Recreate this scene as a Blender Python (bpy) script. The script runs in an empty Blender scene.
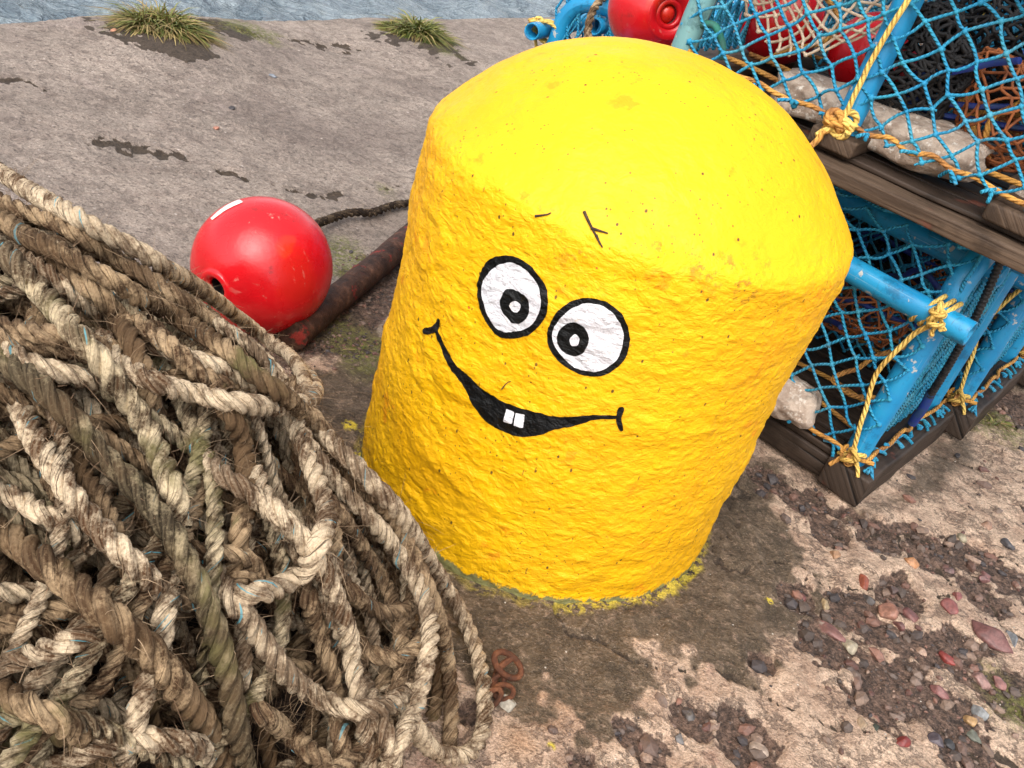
import bpy, bmesh, math, random
import numpy as np
from mathutils import Vector, Matrix
from mathutils.geometry import delaunay_2d_cdt

random.seed(7)
RNG = np.random.default_rng(11)
PI = math.pi
SC = bpy.context.scene
COL = SC.collection

# ------------------------------------------------------------------ camera numbers (calibrated against the photograph)
F, PITCH, ROLL, CAMH = 1000.0, 0.5411, 0.3122, 1.0
_fw = np.array([0, math.cos(PITCH), -math.sin(PITCH)])
_r0 = np.array([1.0, 0, 0]); _u0 = np.cross(_r0, _fw)
_rt = math.cos(ROLL) * _r0 + math.sin(ROLL) * _u0
_up = -math.sin(ROLL) * _r0 + math.cos(ROLL) * _u0
CAM = np.array([0, 0, CAMH])

def ray(px, py):
    return _rt * (px - 512) / F - _up * (py - 384) / F + _fw

def on_z(px, py, z=0.0):
    """the point of the horizontal plane z seen in that direction"""
    r = ray(px, py)
    return CAM + r * ((z - CAMH) / r[2])

# ------------------------------------------------------------------ numpy noise
def _hash(ix, iy, iz, seed):
    h = (ix.astype(np.int64) * 374761393 + iy.astype(np.int64) * 668265263 + iz.astype(np.int64) * 2147483647 + seed * 974711) & 0xFFFFFFFF
    h = ((h ^ (h >> 13)) * 1274126177) & 0xFFFFFFFF
    h = ((h ^ (h >> 16)) * 2246822519) & 0xFFFFFFFF
    return ((h ^ (h >> 15)) & 0xFFFFFF) / float(0xFFFFFF)

def vnoise(p, seed=0):
    i = np.floor(p).astype(np.int64); f = p - i
    f = f * f * f * (f * (f * 6 - 15) + 10)
    out = 0
    for dx in (0, 1):
        wx = f[:, 0] if dx else 1 - f[:, 0]
        for dy in (0, 1):
            wy = f[:, 1] if dy else 1 - f[:, 1]
            for dz in (0, 1):
                wz = f[:, 2] if dz else 1 - f[:, 2]
                out = out + wx * wy * wz * _hash(i[:, 0] + dx, i[:, 1] + dy, i[:, 2] + dz, seed)
    return out * 2 - 1

def fbm(p, octaves=4, seed=0, gain=0.5, lac=2.03):
    a, s, out, n = 1.0, 1.0, 0, 0
    for o in range(octaves):
        out = out + a * vnoise(p * s + 17.3 * o, seed + o); n += a
        a *= gain; s *= lac
    return out / n

def p2(x, y, s):
    return np.stack([x / s, y / s, np.zeros_like(x)], -1)

def sstep(a, b, x):
    t = np.clip((x - a) / (b - a), 0, 1)
    return t * t * (3 - 2 * t)

# ------------------------------------------------------------------ mesh helpers
def link(o, parent=None):
    COL.objects.link(o)
    if parent is not None:
        o.parent = parent
    return o

def mesh_np(name, V, F_, mats, parent=None, uv=None, attrs=None, smooth=True, midx=None):
    """one mesh object from numpy arrays; F_ is (n,k)"""
    V = np.ascontiguousarray(V, dtype=np.float32); F_ = np.ascontiguousarray(F_, dtype=np.int32)
    me = bpy.data.meshes.new(name)
    k = F_.shape[1]
    me.vertices.add(len(V)); me.vertices.foreach_set('co', V.ravel())
    me.loops.add(F_.size); me.loops.foreach_set('vertex_index', F_.ravel())
    me.polygons.add(len(F_))
    me.polygons.foreach_set('loop_start', np.arange(0, F_.size, k, dtype=np.int32))
    me.polygons.foreach_set('use_smooth', np.full(len(F_), bool(smooth)))
    if uv is not None:
        l = me.uv_layers.new(name='UVMap')
        l.data.foreach_set('uv', np.ascontiguousarray(np.asarray(uv, dtype=np.float32)[F_.ravel()]).ravel())
    for an, av in (attrs or {}).items():
        av = np.asarray(av, dtype=np.float32)
        if av.ndim == 1:
            a = me.attributes.new(an, 'FLOAT', 'POINT'); a.data.foreach_set('value', av)
        else:
            a = me.attributes.new(an, 'FLOAT_COLOR', 'POINT')
            a.data.foreach_set('color', np.concatenate([av, np.ones((len(av), 1), np.float32)], 1).ravel())
    for m in (mats if isinstance(mats, (list, tuple)) else [mats]):
        me.materials.append(m)
    if midx is not None:
        me.polygons.foreach_set('material_index', np.asarray(midx, dtype=np.int32))
    me.update(calc_edges=True); me.validate()
    return link(bpy.data.objects.new(name, me), parent)

def tag(o, label=None, cat=None, group=None, kind=None):
    if label: o['label'] = label
    if cat: o['category'] = cat
    if group: o['group'] = group
    if kind: o['kind'] = kind
    return o

def empty(name, loc=(0, 0, 0), rz=0.0):
    o = bpy.data.objects.new(name, None)
    o.location = Vector([float(v) for v in loc]); o.rotation_euler = (0, 0, rz)
    o.empty_display_size = 0.1
    return link(o)

def frames(P):
    """parallel transported normals along a polyline"""
    P = np.asarray(P, float)
    T = np.gradient(P, axis=0); T /= np.linalg.norm(T, axis=1)[:, None] + 1e-12
    N = np.zeros_like(P)
    a = np.array([0, 0, 1.0]) if abs(T[0, 2]) < 0.9 else np.array([1.0, 0, 0])
    n = a - T[0] * (a @ T[0]); n /= np.linalg.norm(n); N[0] = n
    for i in range(1, len(P)):
        n = n - T[i] * (n @ T[i]); n /= np.linalg.norm(n) + 1e-12; N[i] = n
    return T, N, np.cross(T, N)

def arclen(P):
    d = np.linalg.norm(np.diff(P, axis=0), axis=1)
    return np.concatenate([[0], np.cumsum(d)])

def resample(P, step=None, n=None):
    P = np.asarray(P, float); s = arclen(P)
    n = n or max(2, int(round(s[-1] / step)) + 1)
    t = np.linspace(0, s[-1], n)
    return np.stack([np.interp(t, s, P[:, k]) for k in range(P.shape[1])], -1)

def spline(P, step=None, n=None, closed=False):
    """Catmull-Rom through the points, then evenly resampled"""
    P = np.asarray(P, float)
    Q = np.vstack([P[-1:], P, P[:2]]) if closed else np.vstack([2 * P[0] - P[1], P, 2 * P[-1] - P[-2]])
    out = []
    for i in range(1, len(Q) - 2):
        t = np.linspace(0, 1, 14, endpoint=False)[:, None]
        a, b, c, d = Q[i - 1], Q[i], Q[i + 1], Q[i + 2]
        out.append(0.5 * (2 * b + (c - a) * t + (2 * a - 5 * b + 4 * c - d) * t ** 2 + (3 * b - a - 3 * c + d) * t ** 3))
    out.append(Q[-2][None])
    return resample(np.vstack(out), step, n)

class MB:
    """collects quads/triangles (as quads) with uv, then links them as ONE mesh object"""
    def __init__(s):
        s.V = []; s.F = []; s.U = []; s.A = []; s.n = 0
    def add(s, V, F_, U=None, a=0.0):
        V = np.asarray(V, float); F_ = np.asarray(F_, int)
        if F_.shape[1] == 3:
            F_ = np.concatenate([F_, F_[:, 2:3]], 1) if False else F_
        s.V.append(V); s.F.append((F_ + s.n)); s.n += len(V)
        s.U.append(np.zeros((len(V), 2)) if U is None else np.asarray(U, float))
        s.A.append(np.full(len(V), a) if np.isscalar(a) else np.asarray(a))
    def tube(s, P, r, m=8, cap=True, a=0.0):
        P = np.asarray(P, float); T, N, B = frames(P); n = len(P)
        r = np.full(n, r) if np.isscalar(r) else np.asarray(r)
        al = np.linspace(0, 2 * PI, m + 1)
        V = P[:, None] + r[:, None, None] * (N[:, None] * np.cos(al)[None, :, None] + B[:, None] * np.sin(al)[None, :, None])
        U = np.stack([np.broadcast_to(al / (2 * PI), (n, m + 1)), np.broadcast_to(arclen(P)[:, None], (n, m + 1))], -1)
        i, j = np.meshgrid(np.arange(n - 1), np.arange(m), indexing='ij'); w = m + 1
        Fq = np.stack([i * w + j, i * w + j + 1, (i + 1) * w + j + 1, (i + 1) * w + j], -1).reshape(-1, 4)
        s.add(V.reshape(-1, 3), Fq, U.reshape(-1, 2), a)
        if cap:
            for e in (0, n - 1):
                ring = V[e, :m]; c = P[e] + (T[e] if e else -T[e]) * r[e] * 0.25
                VV = np.vstack([ring, c[None]])
                idx = np.arange(m); o = np.full(m, m)
                nx = (idx + 1) % m
                f = np.stack([idx, nx, o, o], -1) if e else np.stack([nx, idx, o, o], -1)
                s.add(VV, f, np.zeros((m + 1, 2)), a)
        return s
    def pipe(s, P, r, wall=0.16, m=14):
        """hollow pipe: outer skin, inner skin, rims"""
        P = np.asarray(P, float); T, N, B = frames(P); n = len(P); w = m + 1
        al = np.linspace(0, 2 * PI, w)
        ri = r * (1 - wall)
        k = min(n, 4)
        rows = [(P[i], r, i) for i in range(n)]
        seq = [(0, ri, 0.10), (0, ri, 0.0), (0, r * .96, -0.002)] + [(i, r, None) for i in range(n)] + [(n - 1, r * .96, 0.002), (n - 1, ri, 0.0), (n - 1, ri, -0.10)]
        V = []; U = []; S = arclen(P)
        for (i, rr, off) in seq:
            c = P[i] + (T[i] * off if off else 0)
            V.append(c + rr * (N[i][None] * np.cos(al)[:, None] + B[i][None] * np.sin(al)[:, None]))
            U.append(np.stack([al / (2 * PI), np.full(w, S[i] + (off or 0))], -1))
        V = np.array(V); U = np.array(U); n2 = len(seq)
        i, j = np.meshgrid(np.arange(n2 - 1), np.arange(m), indexing='ij')
        s.add(V.reshape(-1, 3), np.stack([i * w + j, i * w + j + 1, (i + 1) * w + j + 1, (i + 1) * w + j], -1).reshape(-1, 4), U.reshape(-1, 2))
        return s
    def box(s, lo, hi, bev=0.004, jitter=0.0, a=0.0, cuts=10):
        """bevelled timber; uv runs along its longest side; edges a little worn"""
        lo = np.array(lo, float); hi = np.array(hi, float)
        bm = bmesh.new(); bmesh.ops.create_cube(bm, size=1.0)
        for v in bm.verts:
            v.co = Vector(((lo + hi) / 2 + np.array(v.co) * (hi - lo)).tolist())
        ax = int(np.argmax(hi - lo))
        es = [e for e in bm.edges if abs((e.verts[0].co - e.verts[1].co)[ax]) > 1e-6]
        bmesh.ops.subdivide_edges(bm, edges=es, cuts=cuts, use_grid_fill=True)
        sharp = [e for e in bm.edges if len(e.link_faces) == 2 and e.link_faces[0].normal.angle(e.link_faces[1].normal, 0) > 0.8]
        bmesh.ops.bevel(bm, geom=sharp, offset=bev, segments=2, profile=0.6, affect='EDGES')
        bmesh.ops.triangulate(bm, faces=bm.faces[:])
        V = np.array([v.co[:] for v in bm.verts])
        if jitter:
            V = V + jitter * np.stack([fbm(V * 14 + 3.1 * k, 3, 40 + k) for k in range(3)], -1)
        bm.verts.index_update()
        Fv = np.array([[v.index for v in f.verts] for f in bm.faces])
        Fv = np.concatenate([Fv, Fv[:, 2:3]], 1)
        o = [k for k in range(3) if k != ax]
        off = random.random() * 7
        U = np.stack([V[:, ax] + off, V[:, o[0]] + V[:, o[1]] + off * 1.7], -1)
        bm.free()
        s.add(V, Fv, U, a)
        return s
    def blob(s, c, r, seed=0, sq=(1, 1, 1), rough=0.25, a=0.0, sub=2):
        bm = bmesh.new(); bmesh.ops.create_icosphere(bm, subdivisions=sub, radius=1.0)
        V = np.array([v.co[:] for v in bm.verts]); Fv = np.array([[v.index for v in f.verts] for f in bm.faces]); bm.free()
        d = 1 + rough * fbm(V * 1.3 + seed * 5.77, 3, seed % 97)
        V = V * d[:, None] * np.array(sq) * r + np.asarray(c)
        s.add(V, np.concatenate([Fv, Fv[:, 2:3]], 1), V[:, :2], a)
        return s
    def build(s, name, mat, parent=None, smooth=True):
        V = np.vstack(s.V); Fq = np.vstack(s.F); U = np.vstack(s.U); A = np.concatenate(s.A)
        tri = Fq[:, 2] == Fq[:, 3]
        me = bpy.data.meshes.new(name)
        sizes = np.where(tri, 3, 4)
        keep = np.ones(Fq.shape, bool); keep[tri, 3] = False
        li = Fq[keep]
        me.vertices.add(len(V)); me.vertices.foreach_set('co', V.astype(np.float32).ravel())
        me.loops.add(len(li)); me.loops.foreach_set('vertex_index', li.astype(np.int32))
        me.polygons.add(len(Fq))
        me.polygons.foreach_set('loop_start', np.concatenate([[0], np.cumsum(sizes)[:-1]]).astype(np.int32))
        me.polygons.foreach_set('use_smooth', np.full(len(Fq), bool(smooth)))
        l = me.uv_layers.new(name='UVMap'); l.data.foreach_set('uv', U[li].astype(np.float32).ravel())
        at = me.attributes.new('vary', 'FLOAT', 'POINT'); at.data.foreach_set('value', A.astype(np.float32))
        me.materials.append(mat)
        me.update(calc_edges=True); me.validate()
        return link(bpy.data.objects.new(name, me), parent)

# ------------------------------------------------------------------ node helper
class NT:
    def __init__(s, name):
        s.m = bpy.data.materials.new(name); s.m.use_nodes = True
        s.t = s.m.node_tree; s.t.nodes.clear()
        s.out = s.t.nodes.new('ShaderNodeOutputMaterial')
        s.b = s.t.nodes.new('ShaderNodeBsdfPrincipled')
        s.t.links.new(s.b.outputs[0], s.out.inputs[0])
    def put(s, sock, v):
        if isinstance(v, bpy.types.NodeSocket):
            s.t.links.new(v, sock)
        elif v is not None:
            if sock.type == 'RGBA' and len(v) == 3: v = (*v, 1)
            sock.default_value = v
    def n(s, typ, props=None, **ins):
        nd = s.t.nodes.new('ShaderNode' + typ)
        for k, v in (props or {}).items(): setattr(nd, k, v)
        for k, v in ins.items():
            k2 = k.replace('_', ' ')
            s.put(nd.inputs[int(k[1:])] if k[0] == 'i' and k[1:].isdigit() else nd.inputs[k2], v)
        return nd
    def obj(s): return s.n('TexCoord').outputs['Object']
    def uv(s): return s.n('TexCoord').outputs['UV']
    def attr(s, name): return s.n('Attribute', {'attribute_name': name}).outputs['Fac']
    def attrc(s, name): return s.n('Attribute', {'attribute_name': name}).outputs['Color']
    def map(s, vec, scale=(1, 1, 1), loc=(0, 0, 0), rot=(0, 0, 0)):
        return s.n('Mapping', Vector=vec, Scale=scale, Location=loc, Rotation=rot).outputs[0]
    def noise(s, vec, scale, detail=4, rough=0.55, dist=0.0):
        return s.n('TexNoise', Vector=vec, Scale=scale, Detail=detail, Roughness=rough, Distortion=dist).outputs['Fac']
    def voro(s, vec, scale, feature='F1', out='Distance'):
        return s.n('TexVoronoi', {'feature': feature}, Vector=vec, Scale=scale).outputs[out]
    def step(s, x, a, b, lo=0.0, hi=1.0):
        nd = s.n('MapRange', {'interpolation_type': 'SMOOTHSTEP'})
        s.put(nd.inputs[0], x); s.put(nd.inputs[1], a); s.put(nd.inputs[2], b); s.put(nd.inputs[3], lo); s.put(nd.inputs[4], hi)
        return nd.outputs[0]
    def math(s, op, a, b=None, clamp=False):
        nd = s.n('Math', {'operation': op, 'use_clamp': clamp}); s.put(nd.inputs[0], a); s.put(nd.inputs[1], b)
        return nd.outputs[0]
    def mix(s, f, a, b, mode='MIX'):
        nd = s.n('MixRGB', {'blend_type': mode}); s.put(nd.inputs[0], f); s.put(nd.inputs[1], a); s.put(nd.inputs[2], b)
        return nd.outputs[0]
    def ramp(s, x, stops):
        nd = s.n('ValToRGB'); s.put(nd.inputs[0], x); e = nd.color_ramp.elements
        while len(e) < len(stops): e.new(0.5)
        for el, (p, c) in zip(e, stops): el.position = p; el.color = (*c, 1)
        return nd.outputs[0]
    def bump(s, h, strength=0.5, dist=0.01, normal=None):
        nd = s.n('Bump', Strength=strength, Distance=dist, Height=h)
        if normal is not None: s.put(nd.inputs['Normal'], normal)
        return nd.outputs[0]
    def done(s, color, rough=0.6, normal=None, spec=0.5, **kw):
        s.put(s.b.inputs['Base Color'], color); s.put(s.b.inputs['Roughness'], rough)
        s.put(s.b.inputs['Specular IOR Level'], spec)
        if normal is not None: s.put(s.b.inputs['Normal'], normal)
        for k, v in kw.items(): s.put(s.b.inputs[k.replace('_', ' ')], v)
        return s.m

# ------------------------------------------------------------------ materials
def mat_yellow():
    t = NT('yellow_masonry_paint'); o = t.obj(); z0 = t.n('SeparateXYZ', Vector=o).outputs[2]
    big = t.noise(o, 5, 3); mid = t.noise(o, 26, 5, 0.6)
    col = t.mix(t.step(big, .35, .7), (0.83, 0.445, 0.003), (0.80, 0.400, 0.003))
    # worn patches on the dome and upper body: a slightly deeper older coat
    old = t.math('MULTIPLY', t.step(t.noise(t.map(o, loc=(3, 1, 7)), 15, 4, .6), .60, .66), t.step(mid, .46, .56))
    col = t.mix(t.math('MULTIPLY', old, .75), col, (0.76, 0.27, 0.004))
    # grime held in the pits of the render
    pit = t.math('MULTIPLY', t.step(t.noise(t.map(o, (1, 1, 2.2)), 75, 4, .7), .62, .72), t.step(t.noise(o, 7, 2), .5, .62))
    col = t.mix(t.math('MULTIPLY', pit, .55), col, (0.36, 0.20, 0.01))
    # specks of tar and grit: cell positions gated by a slow noise
    sp = t.math('MULTIPLY', t.step(t.voro(t.map(o, (1, 1, .6)), 58), .13, .07), t.step(t.noise(t.map(o, loc=(9, 2, 4)), 14, 2), .49, .53))
    col = t.mix(t.math('MULTIPLY', sp, .9), col, (0.05, 0.03, 0.012))
    # grime rubbed in under the shoulder
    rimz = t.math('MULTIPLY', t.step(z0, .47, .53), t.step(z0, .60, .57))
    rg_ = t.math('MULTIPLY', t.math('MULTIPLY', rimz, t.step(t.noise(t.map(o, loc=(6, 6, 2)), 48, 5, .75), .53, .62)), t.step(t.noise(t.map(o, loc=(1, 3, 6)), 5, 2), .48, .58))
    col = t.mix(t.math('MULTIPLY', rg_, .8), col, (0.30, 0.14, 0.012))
    worn = t.math('MULTIPLY', t.step(t.noise(t.map(o, loc=(2, 8, 8)), 5.5, 4, .6), .52, .68), .40)
    col = t.mix(worn, col, (0.80, 0.34, 0.004))
    sp2 = t.math('MULTIPLY', t.step(t.voro(t.map(o, (1, 1, .7), loc=(3, 1, 9)), 120), .16, .10), t.step(t.noise(t.map(o, loc=(5, 7, 1)), 11, 3, .6), .49, .56))
    col = t.mix(t.math('MULTIPLY', sp2, .8), col, (0.10, 0.055, 0.012))
    hair = t.math('MULTIPLY', t.step(t.voro(t.map(o, (1, 1, .16), loc=(1, 2, 3)), 70), .085, .05), t.step(t.noise(t.map(o, loc=(8, 7, 5)), 10, 2), .50, .54))
    col = t.mix(t.math('MULTIPLY', hair, .75), col, (0.16, 0.08, 0.012))
    pk = t.math('MULTIPLY', t.step(t.voro(t.map(o, loc=(4, 4, 1)), 40), .10, .06), t.step(t.noise(t.map(o, loc=(1, 8, 2)), 9, 1), .66, .68))
    col = t.mix(pk, col, (0.45, 0.06, 0.01))
    b1 = t.noise(t.map(o, (1, 1, 1.5)), 30, 5, .62, .6)
    b2 = t.noise(t.map(o, (1, 1, 1.5)), 120, 3, .6)
    z = t.n('SeparateXYZ', Vector=o).outputs[2]
    body = t.step(z, .60, .54, .42, 1.0)
    n1 = t.bump(t.math('MULTIPLY', b1, body), .62, .012)
    n2 = t.bump(t.math('MULTIPLY', b2, body), .5, .004, n1)
    # ragged lower edge, dark damp concrete showing through below it
    rag = t.math('ADD', z, t.math('MULTIPLY', t.math('SUBTRACT', t.noise(t.map(o, (1, 1, .5)), 55, 4, .7), .5), .05))
    low = t.step(rag, .012, .006)
    col = t.mix(low, col, t.mix(t.noise(o, 60, 3), (0.07, 0.06, 0.035), (0.30, 0.29, 0.10)))
    return t.done(col, t.step(mid, .3, .7, .45, .65), n2, .28)

def mat_paint(name, c, c2, rough=.5):
    t = NT(name); o = t.obj()
    col = t.mix(t.step(t.noise(o, 40, 4), .4, .7), c, c2)
    thin = t.step(t.noise(t.map(o, loc=(4, 2, 2)), 70, 5, .75), .60, .68, 0, .45)
    col = t.mix(thin, col, (0.62, 0.40, 0.10) if c[0] > .3 else (0.03, 0.022, 0.006))
    n1 = t.bump(t.noise(t.map(o, (1, 1, 1.5)), 30, 5, .62, .4), .8, .014)
    n2 = t.bump(t.noise(t.map(o, (1, 1, 1.5)), 120, 3, .6), .5, .004, n1)
    return t.done(col, rough, n2, .18)

def mat_red_float():
    t = NT('red_float_plastic'); o = t.obj()
    scuff = t.math('MULTIPLY', t.step(t.noise(o, 55, 4, .7), .62, .67), t.step(t.noise(t.map(o, loc=(2, 5, 1)), 9, 2), .56, .64))
    col = t.mix(t.step(t.noise(o, 8, 3), .4, .65), (0.60, 0.008, 0.013), (0.50, 0.005, 0.009))
    orange = t.math('MULTIPLY', t.step(t.noise(t.map(o, loc=(1, 1, 3)), 10, 2), .60, .66), .55)
    col = t.mix(orange, col, (0.66, 0.035, 0.008))
    col = t.mix(scuff, col, (0.62, 0.25, 0.20))
    dirt = t.math('MULTIPLY', t.step(t.noise(t.map(o, loc=(7, 3, 3)), 24, 5, .7), .6, .75), .6)
    col = t.mix(dirt, col, (0.16, 0.01, 0.01))
    r = t.step(t.noise(o, 14, 4), .3, .75, .17, .40)
    scr = t.math('MULTIPLY', t.step(t.noise(t.map(o, (6, 60, 20), rot=(.4, .3, .8)), 1, 4, .7), .62, .68), t.step(t.noise(o, 5, 2), .48, .6))
    col = t.mix(t.math('MULTIPLY', scr, .5), col, (0.55, 0.16, 0.13))
    return t.done(col, r, t.bump(t.noise(o, 120, 3), .12, .003), .5)

def mat_rope(name, pale, grime, gm=.5, moss=0.0, fleck=1.0, worn=0.0):
    t = NT(name); uv = t.uv(); o = t.obj()
    s = t.n('SeparateXYZ', Vector=uv); u, v = s.outputs[0], s.outputs[1]
    # yarns run along the strand, twisting back against the lay
    ph = t.math('ADD', t.math('MULTIPLY', u, 6.0), t.math('MULTIPLY', v, 40.0))
    yarn = t.math('MULTIPLY_ADD', t.math('SINE', t.math('MULTIPLY', ph, 2 * PI)), .5); t.put(yarn.node.inputs[2], .5)
    fib = t.noise(t.map(o, (1, 1, 1)), 330, 3, .7)
    cl = t.noise(o, 24, 5, .65)
    g = t.math('ADD', t.step(cl, gm - .07, gm + .13), t.math('MULTIPLY', t.math('SUBTRACT', fib, .47), 1.9), True)
    g = t.math('MULTIPLY', g, t.step(yarn, .0, .8, 1.0, .86), True)
    col = t.mix(g, pale, grime)
    tone = t.noise(t.map(o, loc=(5, 1, 2)), 7, 3)
    col = t.mix(t.step(tone, .44, .70, 0, .35), col, t.mix(.5, pale, grime))
    crack = t.math('MULTIPLY', t.step(t.noise(t.map(uv, (17, 24, 1)), 1.0, 4, .7, .4), .56, .64), .85)
    col = t.mix(crack, col, tuple(x * .38 for x in grime))
    fl = t.math('MULTIPLY', t.step(t.noise(t.map(uv, (6.0, 22, 1), loc=(3.7, 1.1, 0)), 1.0, 1, .4), .715, .735), fleck, True)
    col = t.mix(t.math('MULTIPLY', fl, .8), col, (0.10, 0.34, 0.40))
    if moss:
        ms = t.math('MULTIPLY', t.step(t.noise(t.map(o, loc=(2, 9, 4)), 14, 4, .6), .60 - .12 * moss, .70), .85)
        col = t.mix(ms, col, t.mix(fib, (0.060, 0.052, 0.016), (0.25, 0.215, 0.085)))
    if worn:
        w = t.math('MULTIPLY', t.step(t.noise(t.map(o, loc=(4, 4, 9)), 9, 4, .6), .40, .62), worn)
        col = t.mix(w, col, t.mix(fib, (0.062, 0.034, 0.016), (0.21, 0.125, 0.062)))
    fine = t.noise(t.map(uv, (30, 26, 1)), 1, 3, .7)
    h = t.math('ADD', t.math('MULTIPLY', yarn, .28), t.math('ADD', t.math('MULTIPLY', fib, .7), t.math('MULTIPLY', fine, .6)))
    return t.done(col, .85, t.bump(h, .9, .0035), .2)

def mat_plain(name, c, c2, rough=.6, sc=60, bump=.3, bd=.002, lo=.4, hi=.65, spec=.4):
    t = NT(name); o = t.obj(); nz = t.noise(o, sc, 5, .65)
    return t.done(t.mix(t.step(nz, lo, hi), c, c2), rough, t.bump(t.noise(o, sc * 2.2, 4, .6), bump, bd), spec)

def mat_twine():
    t = NT('blue_netting_twine'); o = t.obj(); uv = t.uv()
    s = t.n('SeparateXYZ', Vector=uv)
    ph = t.math('ADD', t.math('MULTIPLY', s.outputs[0], 2.0), t.math('MULTIPLY', s.outputs[1], 120.0))
    lay = t.math('SINE', t.math('MULTIPLY', ph, 2 * PI))
    nz = t.noise(o, 22, 4, .6)
    col = t.mix(t.step(nz, .35, .7), (0.018, 0.215, 0.40), (0.035, 0.29, 0.42))
    col = t.mix(t.step(t.noise(t.map(o, loc=(3, 3, 3)), 60, 4, .7), .6, .75, 0, .6), col, (0.04, 0.075, 0.075))
    col = t.mix(t.step(t.noise(t.map(o, loc=(8, 1, 5)), 9, 4, .6), .50, .68, 0, .55), col, (0.10, 0.30, 0.36))
    col = t.mix(t.step(t.noise(t.map(o, loc=(1, 6, 5)), 34, 4, .7), .58, .66, 0, .5), col, (0.13, 0.13, 0.09))
    return t.done(col, .65, t.bump(lay, .6, .002), .25)

def mat_cord(name, c, c2):
    t = NT(name); o = t.obj(); uv = t.uv()
    s = t.n('SeparateXYZ', Vector=uv)
    ph = t.math('ADD', t.math('MULTIPLY', s.outputs[0], 3.0), t.math('MULTIPLY', s.outputs[1], 75.0))
    lay = t.math('ABSOLUTE', t.math('SINE', t.math('MULTIPLY', ph, PI)))
    fib = t.noise(t.map(uv, (9, 160, 1)), 1, 3, .7)
    col = t.mix(t.step(t.noise(o, 16, 4, .6), .38, .66), c, c2)
    col = t.mix(t.step(t.noise(t.map(o, loc=(3, 3, 3)), 55, 5, .75), .54, .68, 0, .8), col, tuple(x * .3 for x in c2))
    return t.done(col, .7, t.bump(t.math('ADD', t.math('MULTIPLY', lay, .9), t.math('MULTIPLY', fib, .5)), .9, .0035), .2)

def mat_pipe(name, c, c2, dirtc=(0.03, 0.06, 0.07)):
    t = NT(name); o = t.obj(); uv = t.uv()
    col = t.mix(t.step(t.noise(o, 9, 4), .38, .62), c, c2)
    ring = t.step(t.noise(t.map(uv, (2, 60, 1)), 1, 4, .7), .6, .72)
    col = t.mix(t.math('MULTIPLY', ring, .5), col, dirtc)
    col = t.mix(t.step(t.noise(t.map(o, loc=(2, 5, 5)), 20, 5, .75), .53, .66, 0, .65), col, tuple(x * .42 for x in c))
    lines = t.step(t.noise(t.map(uv, (46, 5, 1), loc=(5, 2, 0)), 1, 4, .7), .62, .68, 0, .5)
    col = t.mix(lines, col, (0.22, 0.40, 0.50))
    sc = t.math('MULTIPLY', t.step(t.noise(t.map(o, loc=(6, 2, 2)), 30, 4, .6), .63, .67), .8)
    col = t.mix(sc, col, (0.50, 0.46, 0.38))
    return t.done(col, t.step(t.noise(o, 30, 3), .3, .7, .3, .5), t.bump(t.noise(o, 70, 4), .15, .003), .45)

def mat_wood(name, c, c2, rough=.65, wet=.0):
    t = NT(name); uv = t.uv(); o = t.obj()
    gr = t.noise(t.map(uv, (5, 110, 1)), 1, 6, .65, .6)
    col = t.mix(t.step(gr, .3, .7), c, c2)
    crack = t.step(t.noise(t.map(uv, (3, 70, 1), loc=(3, 8, 0)), 1, 3, .5, .4), .66, .71)
    col = t.mix(t.math('MULTIPLY', crack, .85), col, tuple(x * .2 for x in c))
    st = t.step(t.noise(o, 12, 4, .6), .5, .7, 0, .7)
    col = t.mix(st, col, tuple(x * .45 for x in c))
    red = t.step(t.noise(t.map(o, loc=(4, 7, 3)), 11, 3), .64, .70, 0, .6)
    col = t.mix(red, col, (0.17, 0.05, 0.03))
    nz = t.bump(t.math('SUBTRACT', gr, t.math('MULTIPLY', crack, .8)), .6, .004)
    return t.done(col, rough, nz, .22)

def mat_rust(name='rusty_iron'):
    t = NT(name); o = t.obj()
    a = t.noise(o, 45, 6, .7)
    col = t.ramp(a, [(.3, (0.035, 0.018, 0.012)), (.5, (0.10, 0.036, 0.017)), (.72, (0.24, 0.095, 0.042))])
    return t.done(col, .85, t.bump(a, .9, .005), .25)

def mat_pole():
    t = NT('tarred_rusty_bar'); o = t.obj()
    a = t.noise(o, 30, 6, .7)
    col = t.ramp(a, [(.3, (0.014, 0.008, 0.006)), (.55, (0.060, 0.028, 0.018)), (.75, (0.17, 0.080, 0.048))])
    red = t.math('MULTIPLY', t.step(t.noise(t.map(o, (1, 1, 1), loc=(2, 2, 9)), 17, 5, .75), .56, .62, 0, .65), t.step(a, .32, .5))
    col = t.mix(red, col, (0.26, 0.020, 0.016))
    return t.done(col, .6, t.bump(a, .9, .008), .15)

def mat_stone(name, c, c2, c3):
    t = NT(name); o = t.obj()
    a = t.noise(o, 26, 6, .7); b = t.voro(o, 70)
    col = t.mix(t.step(a, .38, .6), c, c2)
    col = t.mix(t.step(t.noise(t.map(o, loc=(5, 5, 5)), 60, 4, .7), .55, .66), col, c3)
    return t.done(col, .85, t.bump(t.math('ADD', a, t.math('MULTIPLY', b, .4)), .9, .01), .25)

def mat_pebble(name, c):
    t = NT(name); o = t.obj()
    a = t.noise(o, 90, 5, .7)
    col = t.mix(t.step(a, .35, .7), tuple(x * .6 for x in c), tuple(min(1, x * 1.2) for x in c))
    return t.done(col, .5, t.bump(a, .5, .003), .5)

def mat_leaf(name, c, c2):
    t = NT(name)
    col = t.mix(t.attr('vary'), c, c2)
    m = t.done(col, .6, None, .3)
    return m

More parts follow.
